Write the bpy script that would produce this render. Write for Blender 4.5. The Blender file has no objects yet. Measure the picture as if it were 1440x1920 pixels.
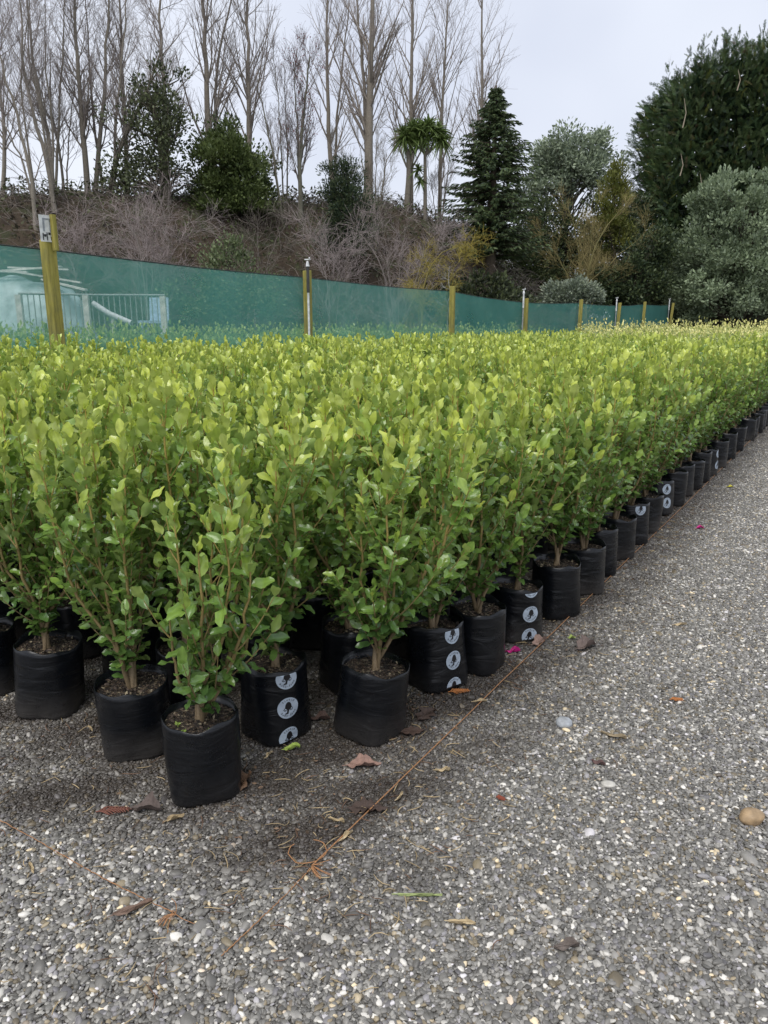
import bpy, math
import numpy as np
from mathutils import Matrix, Vector

# ------------------------------------------------------------------ camera, sky, sun, exposure
scene = bpy.context.scene
col = scene.collection
H_EYE, PITCH, F_PX = 1.35, math.radians(14.2), 1444.0
cam_d = bpy.data.cameras.new('camera')
cam_d.sensor_fit = 'VERTICAL'; cam_d.sensor_height = 36.0; cam_d.lens = F_PX / 1920 * 36.0
cam_d.clip_start = 0.05; cam_d.clip_end = 3000
cam = bpy.data.objects.new('camera', cam_d); col.objects.link(cam)
cam.location = (0, 0, H_EYE); cam.rotation_euler = (math.pi / 2 - PITCH, 0, 0)
scene.camera = cam

SUN_EL, SUN_AZ = math.radians(58), math.radians(205)      # azimuth clockwise from +Y
world = bpy.data.worlds.new('World'); scene.world = world; world.use_nodes = True
wn, wl = world.node_tree.nodes, world.node_tree.links
wn.clear()
w_out = wn.new('ShaderNodeOutputWorld'); w_bg = wn.new('ShaderNodeBackground')
sky = wn.new('ShaderNodeTexSky'); sky.sky_type = 'NISHITA'; sky.sun_disc = False
sky.sun_elevation = SUN_EL; sky.sun_rotation = SUN_AZ; sky.dust_density = 4.0
w_tc = wn.new('ShaderNodeTexCoord'); w_no = wn.new('ShaderNodeTexNoise')
w_no.inputs['Scale'].default_value = 2.6; w_no.inputs['Detail'].default_value = 3
w_ra = wn.new('ShaderNodeValToRGB')
w_ra.color_ramp.elements[0].position = 0.25; w_ra.color_ramp.elements[0].color = (4.9, 5.25, 6.2, 1)
w_ra.color_ramp.elements[1].position = 0.75; w_ra.color_ramp.elements[1].color = (6.7, 7.0, 7.7, 1)
w_mx = wn.new('ShaderNodeMixRGB'); w_mx.inputs[0].default_value = 0.9
wl.new(w_tc.outputs['Generated'], w_no.inputs['Vector']); wl.new(w_no.outputs['Fac'], w_ra.inputs['Fac'])
wl.new(sky.outputs['Color'], w_mx.inputs[1]); wl.new(w_ra.outputs['Color'], w_mx.inputs[2])
wl.new(w_mx.outputs['Color'], w_bg.inputs['Color']); w_bg.inputs['Strength'].default_value = 0.1
wl.new(w_bg.outputs['Background'], w_out.inputs['Surface'])

sun_d = bpy.data.lights.new('sun', 'SUN'); sun_d.energy = 1.5; sun_d.angle = math.radians(40); sun_d.color = (1, 0.97, 0.92)
sun = bpy.data.objects.new('sun', sun_d); col.objects.link(sun)
sv = Vector((math.sin(SUN_AZ) * math.cos(SUN_EL), math.cos(SUN_AZ) * math.cos(SUN_EL), math.sin(SUN_EL)))
sun.rotation_euler = sv.to_track_quat('Z', 'Y').to_euler(); sun.location = (0, 0, 30)

vs = scene.view_settings
vs.view_transform = 'Standard'; vs.look = 'None'; vs.exposure = 0.55; vs.gamma = 1.0; vs.use_curve_mapping = False
scene.cycles.max_bounces = 6; scene.cycles.transparent_max_bounces = 16
scene.cycles.diffuse_bounces = 3; scene.cycles.glossy_bounces = 2; scene.cycles.transmission_bounces = 4

RNG = np.random.default_rng(11)
cP, sP = math.cos(PITCH), math.sin(PITCH)

# ------------------------------------------------------------------ geometry helpers
def ray(x, y):
    cx, cy = (x - 720) / F_PX, (960 - y) / F_PX
    return np.array([cx, cP + cy * sP, -sP + cy * cP])
def at(x, y, Y):                       # the point a photo position shows at world distance Y
    r = ray(x, y); k = Y / r[1]
    return np.array([r[0] * k, Y, H_EYE + r[2] * k])
def gnd(x, y, z=0.0):                  # the point of the ground there
    r = ray(x, y); k = (z - H_EYE) / r[2]
    return np.array([r[0] * k, r[1] * k, z])
def unit(v):
    return v / np.maximum(np.linalg.norm(v, axis=-1, keepdims=True), 1e-9)

def make_mesh(name, V, Q=None, T=None, C=None, mats=(), midx=None, smooth=True):
    me = bpy.data.meshes.new(name)
    V = np.asarray(V, dtype=np.float32).reshape(-1, 3)
    me.vertices.add(len(V)); me.vertices.foreach_set('co', V.ravel())
    parts, tot = [], []
    if Q is not None and len(Q):
        Q = np.asarray(Q, dtype=np.int32).reshape(-1, 4); parts.append(Q.ravel()); tot.append(np.full(len(Q), 4, np.int32))
    if T is not None and len(T):
        T = np.asarray(T, dtype=np.int32).reshape(-1, 3); parts.append(T.ravel()); tot.append(np.full(len(T), 3, np.int32))
    li = np.concatenate(parts); tot = np.concatenate(tot)
    me.loops.add(len(li)); me.loops.foreach_set('vertex_index', li)
    me.polygons.add(len(tot))
    st = np.zeros(len(tot), np.int32); st[1:] = np.cumsum(tot)[:-1]
    me.polygons.foreach_set('loop_start', st); me.polygons.foreach_set('loop_total', tot)
    for m in mats: me.materials.append(m)
    if midx is not None: me.polygons.foreach_set('material_index', np.asarray(midx, np.int32))
    me.polygons.foreach_set('use_smooth', np.full(len(tot), bool(smooth)))
    if C is not None:
        C = np.asarray(C, np.float32)
        if C.shape[1] == 3: C = np.concatenate([C, np.ones((len(C), 1), np.float32)], 1)
        a = me.attributes.new('col', 'FLOAT_COLOR', 'POINT'); a.data.foreach_set('color', C.ravel())
    me.update(calc_edges=True)
    return me

class MB:
    """collects vertices and faces of one mesh"""
    def __init__(s): s.V, s.Q, s.T, s.C, s.qm, s.tm, s.n = [], [], [], [], [], [], 0
    def add(s, V, Q=None, T=None, C=None, m=0):
        V = np.asarray(V, float).reshape(-1, 3)
        if Q is not None and len(Q): q = np.asarray(Q).reshape(-1, 4); s.Q.append(q + s.n); s.qm.append(np.full(len(q), m))
        if T is not None and len(T): t = np.asarray(T).reshape(-1, 3); s.T.append(t + s.n); s.tm.append(np.full(len(t), m))
        s.V.append(V)
        if C is None: C = np.ones(3)
        C = np.asarray(C, float)
        s.C.append(np.broadcast_to(C, (len(V), 3)) if C.ndim == 1 else C)
        s.n += len(V); return s
    def mesh(s, name, mats=(), smooth=True):
        qm = s.qm + s.tm
        return make_mesh(name, np.concatenate(s.V), np.concatenate(s.Q) if s.Q else None, np.concatenate(s.T) if s.T else None,
                         np.concatenate(s.C), mats, np.concatenate(qm), smooth)

def link(name, me, parent=None, loc=None, rot=None, label=None, cat=None, group=None, kind=None):
    o = bpy.data.objects.new(name, me); col.objects.link(o)
    if parent is not None: o.parent = parent
    if loc is not None: o.location = [float(v) for v in loc]
    if rot is not None: o.rotation_euler = rot
    if label: o['label'] = label
    if cat: o['category'] = cat
    if group: o['group'] = group
    if kind: o['kind'] = kind
    return o
def empty(name, loc, label, cat, group=None, rz=0.0):
    o = link(name, None, None, loc, (0, 0, rz), label, cat, group); o.empty_display_size = 0.1
    return o

def tubes(P, R, m=4, cap=False):
    """n polylines of K points as tubes: P (n,K,3), R (n,K)"""
    P = np.asarray(P, float); R = np.asarray(R, float); n, K, _ = P.shape
    t = np.empty_like(P); t[:, 1:-1] = P[:, 2:] - P[:, :-2]; t[:, 0] = P[:, 1] - P[:, 0]; t[:, -1] = P[:, -1] - P[:, -2]
    t = unit(t)
    ref = np.where(np.abs(t[..., 2:3]) > 0.8, np.array([1.0, 0.13, 0]), np.array([0.0, 0.1, 1.0]))
    ref = np.broadcast_to(ref[:, K // 2:K // 2 + 1], t.shape)
    a = unit(np.cross(t, ref)); b = np.cross(t, a)
    ang = np.arange(m) * 2 * np.pi / m
    V = P[:, :, None, :] + R[:, :, None, None] * (np.cos(ang)[None, None, :, None] * a[:, :, None, :] + np.sin(ang)[None, None, :, None] * b[:, :, None, :])
    idx = np.arange(n * K * m).reshape(n, K, m)
    q = np.stack([idx[:, :-1], np.roll(idx[:, :-1], -1, 2), np.roll(idx[:, 1:], -1, 2), idx[:, 1:]], -1)
    return V.reshape(-1, 3), q.reshape(-1, 4)

def box(c, s, R=None, taper=1.0):
    x, y, z = np.array(s) / 2
    V = np.array([[-x, -y, -z], [x, -y, -z], [x, y, -z], [-x, y, -z], [-x * taper, -y * taper, z], [x * taper, -y * taper, z], [x * taper, y * taper, z], [-x * taper, y * taper, z]])
    if R is not None: V = V @ np.array(R).T
    Q = [[0, 3, 2, 1], [4, 5, 6, 7], [0, 1, 5, 4], [1, 2, 6, 5], [2, 3, 7, 6], [3, 0, 4, 7]]
    return V + np.array(c), np.array(Q)
def rotz(a): c, s = math.cos(a), math.sin(a); return np.array([[c, -s, 0], [s, c, 0], [0, 0, 1]])
def roty(a): c, s = math.cos(a), math.sin(a); return np.array([[c, 0, s], [0, 1, 0], [-s, 0, c]])
def rotx(a): c, s = math.cos(a), math.sin(a); return np.array([[1, 0, 0], [0, c, -s], [0, s, c]])

def vnoise(P, seed=0, octaves=3):
    """cheap smooth 3-D noise from sines, about -1..1"""
    r = np.random.default_rng(seed); out = 0; amp = 1.0; f = 1.0; tot = 0
    for o in range(octaves):
        acc = 0
        for k in range(4):
            d = unit(r.normal(size=3)) * f * r.uniform(0.8, 1.3)
            acc = acc + np.sin(P @ d * 2.1 + r.uniform(0, 6.28))
        out = out + amp * acc / 2.2; tot += amp; amp *= 0.5; f *= 2.1
    return out / tot

TH = math.atan(((1643 - 720) / F_PX) / (cP + (365 / F_PX) * sP))
D = np.array([math.sin(TH), math.cos(TH), 0]); N = np.array([-math.cos(TH), math.sin(TH), 0])     # along the rows, across the bed

# ------------------------------------------------------------------ materials
def mat(name):
    m = bpy.data.materials.new(name); m.use_nodes = True
    nt = m.node_tree; nt.nodes.clear()
    o = nt.nodes.new('ShaderNodeOutputMaterial'); p = nt.nodes.new('ShaderNodeBsdfPrincipled')
    nt.links.new(p.outputs[0], o.inputs[0])
    return m, nt.nodes, nt.links, p, o
def ramp(n, stops):
    r = n.new('ShaderNodeValToRGB'); e = r.color_ramp.elements
    while len(e) < len(stops): e.new(0.5)
    for i, (p, c) in enumerate(stops): e[i].position = p; e[i].color = (*c, 1)
    return r
def noise(n, l, scale, detail=4, vec=None, rough=0.55):
    t = n.new('ShaderNodeTexNoise'); t.inputs['Scale'].default_value = scale; t.inputs['Detail'].default_value = detail
    t.inputs['Roughness'].default_value = rough
    if vec is not None: l.new(vec, t.inputs['Vector'])
    return t
def coords(n, which='Object'):
    return n.new('ShaderNodeTexCoord').outputs[which]
def bump(n, l, p, height, strength=0.5, dist=0.01):
    b = n.new('ShaderNodeBump'); b.inputs['Strength'].default_value = strength; b.inputs['Distance'].default_value = dist
    l.new(height, b.inputs['Height']); l.new(b.outputs[0], p.inputs['Normal']); return b

def leaf_mat(name, rough=0.35, trans=0.3, under=0.35, spec=0.5, vein=True):
    m, n, l, p, o = mat(name)
    a = n.new('ShaderNodeAttribute'); a.attribute_name = 'col'
    t = noise(n, l, 60, 2, coords(n)); mr = n.new('ShaderNodeMapRange')
    mr.inputs['To Min'].default_value = 0.8; mr.inputs['To Max'].default_value = 1.2; l.new(t.outputs['Fac'], mr.inputs['Value'])
    mu = n.new('ShaderNodeMixRGB'); mu.blend_type = 'MULTIPLY'; mu.inputs[0].default_value = 1
    l.new(a.outputs['Color'], mu.inputs[1]); l.new(mr.outputs[0], mu.inputs[2])
    g = n.new('ShaderNodeNewGeometry')
    pale = n.new('ShaderNodeMixRGB'); pale.inputs[2].default_value = (0.36, 0.44, 0.15, 1)       # paler matt underside of the leaf
    f = n.new('ShaderNodeMath'); f.operation = 'MULTIPLY'; f.inputs[1].default_value = under
    l.new(g.outputs['Backfacing'], f.inputs[0]); l.new(f.outputs[0], pale.inputs[0]); l.new(mu.outputs[0], pale.inputs[1])
    l.new(pale.outputs[0], p.inputs['Base Color']); p.inputs['Roughness'].default_value = rough
    p.inputs['Specular IOR Level'].default_value = spec
    tr = n.new('ShaderNodeBsdfTranslucent'); l.new(pale.outputs[0], tr.inputs['Color'])
    mx = n.new('ShaderNodeMixShader'); mx.inputs[0].default_value = trans
    l.new(p.outputs[0], mx.inputs[1]); l.new(tr.outputs[0], mx.inputs[2]); l.new(mx.outputs[0], o.inputs[0])
    return m
M = {}
M['leaf'] = leaf_mat('shrub_leaf', 0.21, 0.32, 0.45, 0.75)
M['foliage'] = leaf_mat('tree_foliage', 0.5, 0.18, 0.15, 0.35)

def vcol_mat(name, rough=0.8, nscale=30, amt=0.35, bstr=0.4):
    m, n, l, p, o = mat(name)
    a = n.new('ShaderNodeAttribute'); a.attribute_name = 'col'
    t = noise(n, l, nscale, 5, coords(n)); mr = n.new('ShaderNodeMapRange')
    mr.inputs['To Min'].default_value = 1 - amt; mr.inputs['To Max'].default_value = 1 + amt; l.new(t.outputs['Fac'], mr.inputs['Value'])
    mu = n.new('ShaderNodeMixRGB'); mu.blend_type = 'MULTIPLY'; mu.inputs[0].default_value = 1
    l.new(a.outputs['Color'], mu.inputs[1]); l.new(mr.outputs[0], mu.inputs[2]); l.new(mu.outputs[0], p.inputs['Base Color'])
    p.inputs['Roughness'].default_value = rough
    bump(n, l, p, t.outputs['Fac'], bstr, 0.01)
    return m
M['bark'] = vcol_mat('bark', 0.9, 25, 0.5)
M['stem'] = vcol_mat('shrub_stem', 0.6, 120, 0.3, 0.2)
M['litter'] = vcol_mat('dry_litter', 0.75, 90, 0.4, 0.3)
M['paint'] = vcol_mat('painted_surface', 0.5, 14, 0.2, 0.1)
M['fleck'] = vcol_mat('bark_fleck', 0.8, 60, 0.4)

def bag_mat():
    m, n, l, p, o = mat('black_polythene')
    c = coords(n); sx = n.new('ShaderNodeSeparateXYZ'); l.new(c, sx.inputs[0])
    oi = n.new('ShaderNodeObjectInfo')
    # dust splashed up from the ground, denser near the base, uneven
    off = n.new('ShaderNodeVectorMath'); off.operation = 'ADD'; l.new(c, off.inputs[0]); l.new(oi.outputs['Random'], off.inputs[1])
    nz = noise(n, l, 9, 5, off.outputs[0], 0.65)
    a = n.new('ShaderNodeMapRange'); a.inputs['To Max'].default_value = 0.75; a.inputs['From Min'].default_value = 0.12; a.inputs['From Max'].default_value = 0.0
    l.new(sx.outputs['Z'], a.inputs['Value'])
    mu = n.new('ShaderNodeMath'); mu.operation = 'MULTIPLY'; l.new(a.outputs[0], mu.inputs[0]); l.new(nz.outputs['Fac'], mu.inputs[1])
    m2 = n.new('ShaderNodeMath'); m2.operation = 'MULTIPLY'; l.new(mu.outputs[0], m2.inputs[0]); l.new(oi.outputs['Random'], m2.inputs[1])
    fl = noise(n, l, 240, 2, off.outputs[0]); fr = ramp(n, [(0.68, (0, 0, 0)), (0.75, (1, 1, 1))]); l.new(fl.outputs['Fac'], fr.inputs[0])
    m3 = n.new('ShaderNodeMath'); m3.operation = 'MULTIPLY_ADD'; m3.inputs[1].default_value = 0.25; l.new(fr.outputs[0], m3.inputs[0]); l.new(m2.outputs[0], m3.inputs[2])
    mx = n.new('ShaderNodeMixRGB'); mx.inputs[1].default_value = (0.004, 0.005, 0.007, 1); mx.inputs[2].default_value = (0.16, 0.145, 0.13, 1)
    l.new(m3.outputs[0], mx.inputs[0]); l.new(mx.outputs[0], p.inputs['Base Color'])
    rr = n.new('ShaderNodeMapRange'); rr.inputs['To Min'].default_value = 0.14; rr.inputs['To Max'].default_value = 0.46
    l.new(nz.outputs['Fac'], rr.inputs['Value']); l.new(rr.outputs[0], p.inputs['Roughness'])
    # horizontal creases
    mp = n.new('ShaderNodeMapping'); mp.inputs['Scale'].default_value = (7, 7, 26); l.new(off.outputs[0], mp.inputs['Vector'])
    cr = noise(n, l, 1.0, 3, mp.outputs[0], 0.5); cr.inputs['Distortion'].default_value = 0.8; bump(n, l, p, cr.outputs['Fac'], 0.5, 0.011)
    p.inputs['Specular IOR Level'].default_value = 0.42
    return m
M['bag'] = bag_mat()

def soil_mat():
    m, n, l, p, o = mat('potting_mix')
    c = coords(n); v = n.new('ShaderNodeTexVoronoi'); v.inputs['Scale'].default_value = 130; l.new(c, v.inputs['Vector'])
    r = ramp(n, [(0.0, (0.012, 0.009, 0.007)), (0.55, (0.035, 0.024, 0.017)), (0.8, (0.09, 0.06, 0.035)), (0.97, (0.30, 0.25, 0.17))])
    sp = n.new('ShaderNodeSeparateColor'); l.new(v.outputs['Color'], sp.inputs[0]); l.new(sp.outputs[0], r.inputs[0])
    l.new(r.outputs[0], p.inputs['Base Color']); p.inputs['Roughness'].default_value = 0.85
    bump(n, l, p, v.outputs['Distance'], 1.0, 0.012)
    return m
M['soil'] = soil_mat()

def gravel_mat():
    m, n, l, p, o = mat('river_gravel')
    c = coords(n)
    v = n.new('ShaderNodeTexVoronoi'); v.inputs['Scale'].default_value = 85; l.new(c, v.inputs['Vector'])
    sp = n.new('ShaderNodeSeparateColor'); l.new(v.outputs['Color'], sp.inputs[0])
    r = ramp(n, [(0.0, (0.11, 0.106, 0.097)), (0.5, (0.185, 0.18, 0.167)), (0.8, (0.28, 0.272, 0.255)), (0.93, (0.42, 0.41, 0.38)), (0.97, (0.24, 0.19, 0.12))])
    l.new(sp.outputs[0], r.inputs[0])
    big = noise(n, l, 0.9, 4, c); mr = n.new('ShaderNodeMapRange'); mr.inputs['To Min'].default_value = 0.7; mr.inputs['To Max'].default_value = 1.3
    l.new(big.outputs['Fac'], mr.inputs['Value'])
    mu = n.new('ShaderNodeMixRGB'); mu.blend_type = 'MULTIPLY'; mu.inputs[0].default_value = 1; l.new(r.outputs[0], mu.inputs[1]); l.new(mr.outputs[0], mu.inputs[2])
    # soil trodden into the stones along the edge of the bed
    dt = n.new('ShaderNodeVectorMath'); dt.operation = 'DOT_PRODUCT'; dt.inputs[1].default_value = tuple(N); l.new(c, dt.inputs[0])
    ds = n.new('ShaderNodeMapRange'); ds.inputs['From Min'].default_value = 0.70; ds.inputs['From Max'].default_value = 1.12; ds.inputs['To Max'].default_value = 0.75; l.new(dt.outputs['Value'], ds.inputs['Value'])
    nf = noise(n, l, 7, 4, c); mm = n.new('ShaderNodeMath'); mm.operation = 'MULTIPLY'; mm.use_clamp = True; ad = n.new('ShaderNodeMath'); ad.operation = 'ADD'; ad.inputs[1].default_value = 0.4
    l.new(nf.outputs['Fac'], ad.inputs[0]); l.new(ad.outputs[0], mm.inputs[0]); l.new(ds.outputs[0], mm.inputs[1])
    dm = n.new('ShaderNodeMixRGB'); dm.inputs[2].default_value = (0.036, 0.027, 0.021, 1); l.new(mm.outputs[0], dm.inputs[0]); l.new(mu.outputs[0], dm.inputs[1])
    l.new(dm.outputs[0], p.inputs['Base Color']); p.inputs['Roughness'].default_value = 0.5
    inv = n.new('ShaderNodeMath'); inv.operation = 'SUBTRACT'; inv.inputs[0].default_value = 1; l.new(v.outputs['Distance'], inv.inputs[1])
    bump(n, l, p, inv.outputs[0], 1.0, 0.008)
    return m
M['gravel'] = gravel_mat()

def pebble_mat():
    m, n, l, p, o = mat('pebble_stone')
    a = n.new('ShaderNodeAttribute'); a.attribute_type = 'INSTANCER'; a.attribute_name = 'pcol'
    t = noise(n, l, 2.5, 4, coords(n)); mr = n.new('ShaderNodeMapRange'); mr.inputs['To Min'].default_value = 0.75; mr.inputs['To Max'].default_value = 1.25
    l.new(t.outputs['Fac'], mr.inputs['Value'])
    mu = n.new('ShaderNodeMixRGB'); mu.blend_type = 'MULTIPLY'; mu.inputs[0].default_value = 1
    l.new(a.outputs['Color'], mu.inputs[1]); l.new(mr.outputs[0], mu.inputs[2]); l.new(mu.outputs[0], p.inputs['Base Color'])
    p.inputs['Roughness'].default_value = 0.42
    return m
M['pebble'] = pebble_mat()

def earth_mat():
    m, n, l, p, o = mat('bank_earth')
    c = coords(n); t = noise(n, l, 1.5, 8, c, 0.7)
    r = ramp(n, [(0.3, (0.03, 0.022, 0.015)), (0.5, (0.07, 0.05, 0.032)), (0.62, (0.05, 0.055, 0.025)), (0.75, (0.11, 0.085, 0.06))])
    l.new(t.outputs['Fac'], r.inputs[0]); l.new(r.outputs[0], p.inputs['Base Color']); p.inputs['Roughness'].default_value = 1
    bump(n, l, p, t.outputs['Fac'], 1, 0.2)
    return m
M['earth'] = earth_mat()

def cloth_mat(name, cover):
    m, n, l, p, o = mat(name)
    c = coords(n); t = noise(n, l, 1.3, 5, c, 0.6)
    r = ramp(n, [(0.3, (0.115, 0.42, 0.365)), (0.7, (0.155, 0.50, 0.44))]); l.new(t.outputs['Fac'], r.inputs[0])
    l.new(r.outputs[0], p.inputs['Base Color']); p.inputs['Roughness'].default_value = 0.6
    tl = n.new('ShaderNodeBsdfTranslucent'); l.new(r.outputs[0], tl.inputs['Color'])
    m1 = n.new('ShaderNodeMixShader'); m1.inputs[0].default_value = 0.45; l.new(p.outputs[0], m1.inputs[1]); l.new(tl.outputs[0], m1.inputs[2])
    tp = n.new('ShaderNodeBsdfTransparent'); m2 = n.new('ShaderNodeMixShader')
    mr = n.new('ShaderNodeMapRange'); mr.inputs['To Min'].default_value = cover - 0.06; mr.inputs['To Max'].default_value = cover + 0.06
    l.new(t.outputs['Fac'], mr.inputs['Value']); l.new(mr.outputs[0], m2.inputs[0])
    l.new(tp.outputs[0], m2.inputs[1]); l.new(m1.outputs[0], m2.inputs[2]); l.new(m2.outputs[0], o.inputs[0])
    return m
M['cloth'] = cloth_mat('shade_cloth', 0.52)

def wood_mat():
    m, n, l, p, o = mat('treated_pine')
    c = coords(n); mp = n.new('ShaderNodeMapping'); mp.inputs['Scale'].default_value = (14, 14, 1.2); l.new(c, mp.inputs[0])
    t = noise(n, l, 2.2, 6, mp.outputs[0], 0.65)
    r = ramp(n, [(0.25, (0.10, 0.09, 0.02)), (0.5, (0.30, 0.26, 0.055)), (0.75, (0.42, 0.36, 0.11))]); l.new(t.outputs['Fac'], r.inputs[0])
    g = noise(n, l, 3, 4, c); gm = n.new('ShaderNodeMixRGB'); gr = ramp(n, [(0.5, (0, 0, 0)), (0.75, (0.8, 0.8, 0.8))]); l.new(g.outputs['Fac'], gr.inputs[0])
    l.new(gr.outputs[0], gm.inputs[0]); l.new(r.outputs[0], gm.inputs[1]); gm.inputs[2].default_value = (0.13, 0.13, 0.07, 1)
    l.new(gm.outputs[0], p.inputs['Base Color']); p.inputs['Roughness'].default_value = 0.85; bump(n, l, p, t.outputs['Fac'], 0.5, 0.01)
    return m
M['wood'] = wood_mat()
def plain(name, c, rough=0.5, metal=0.0, ns=20, amt=0.25):
    m, n, l, p, o = mat(name); t = noise(n, l, ns, 4, coords(n))
    r = ramp(n, [(0.3, tuple(v * (1 - amt) for v in c)), (0.7, tuple(min(1, v * (1 + amt)) for v in c))]); l.new(t.outputs['Fac'], r.inputs[0])
    l.new(r.outputs[0], p.inputs['Base Color']); p.inputs['Roughness'].default_value = rough; p.inputs['Metallic'].default_value = metal
    bump(n, l, p, t.outputs['Fac'], 0.15, 0.01); return m
M['twine'] = plain('orange_twine', (0.34, 0.17, 0.075), 0.8, 0, 200, 0.4)
M['white'] = plain('white_plastic', (0.62, 0.63, 0.64), 0.4)
M['print'] = plain('logo_print', (0.42, 0.49, 0.57), 0.4, 0, 60, 0.1)
M['ink'] = plain('black_ink', (0.012, 0.012, 0.014), 0.4)
M['greyink'] = plain('grey_ink', (0.25, 0.27, 0.30), 0.5)
M['pipe'] = plain('grey_pipe', (0.30, 0.31, 0.31), 0.5)
M['darkmetal'] = plain('dark_fitting', (0.04, 0.04, 0.04), 0.5)
M['galv'] = plain('galvanised_rail', (0.36, 0.37, 0.36), 0.5, 0.3)
M['tarp'] = plain('grey_green_tarp', (0.42, 0.52, 0.52), 0.45, 0, 3, 0.4)
M['board'] = plain('weathered_board', (0.62, 0.60, 0.55), 0.8, 0, 8, 0.3)
M['bluebin'] = plain('pale_blue_plastic', (0.35, 0.45, 0.58), 0.4)
M['greystone'] = plain('grey_stone', (0.36, 0.38, 0.40), 0.55, 0, 40, 0.3)
M['tanstone'] = plain('tan_stone', (0.36, 0.25, 0.14), 0.55, 0, 40, 0.3)
M['palestone'] = plain('pale_stone', (0.50, 0.48, 0.43), 0.5, 0, 40, 0.25)
M['pink'] = plain('magenta_petal', (0.62, 0.02, 0.24), 0.5, 0, 60, 0.25)

# ------------------------------------------------------------------ the ground
def DN(d, n, z=0.0): return D * d + N * n + np.array([0, 0, z])
def toDN(p): return float(p @ D), float(p @ N)

gs = 600
xs = np.concatenate([np.linspace(-gs, -20, 8), np.linspace(-16, 24, 41), np.linspace(30, gs, 8)])
ys = np.concatenate([np.linspace(-60, -4, 5), np.linspace(-2, 60, 63), np.linspace(80, 1500, 8)])
gx, gy = np.meshgrid(xs, ys, indexing='ij')
gi = np.arange(gx.size).reshape(gx.shape)
gq = np.stack([gi[:-1, :-1], gi[1:, :-1], gi[1:, 1:], gi[:-1, 1:]], -1).reshape(-1, 4)
link('ground', make_mesh('ground', np.stack([gx, gy, np.zeros_like(gx)], -1), gq, mats=[M['gravel']]), kind='structure')

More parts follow.
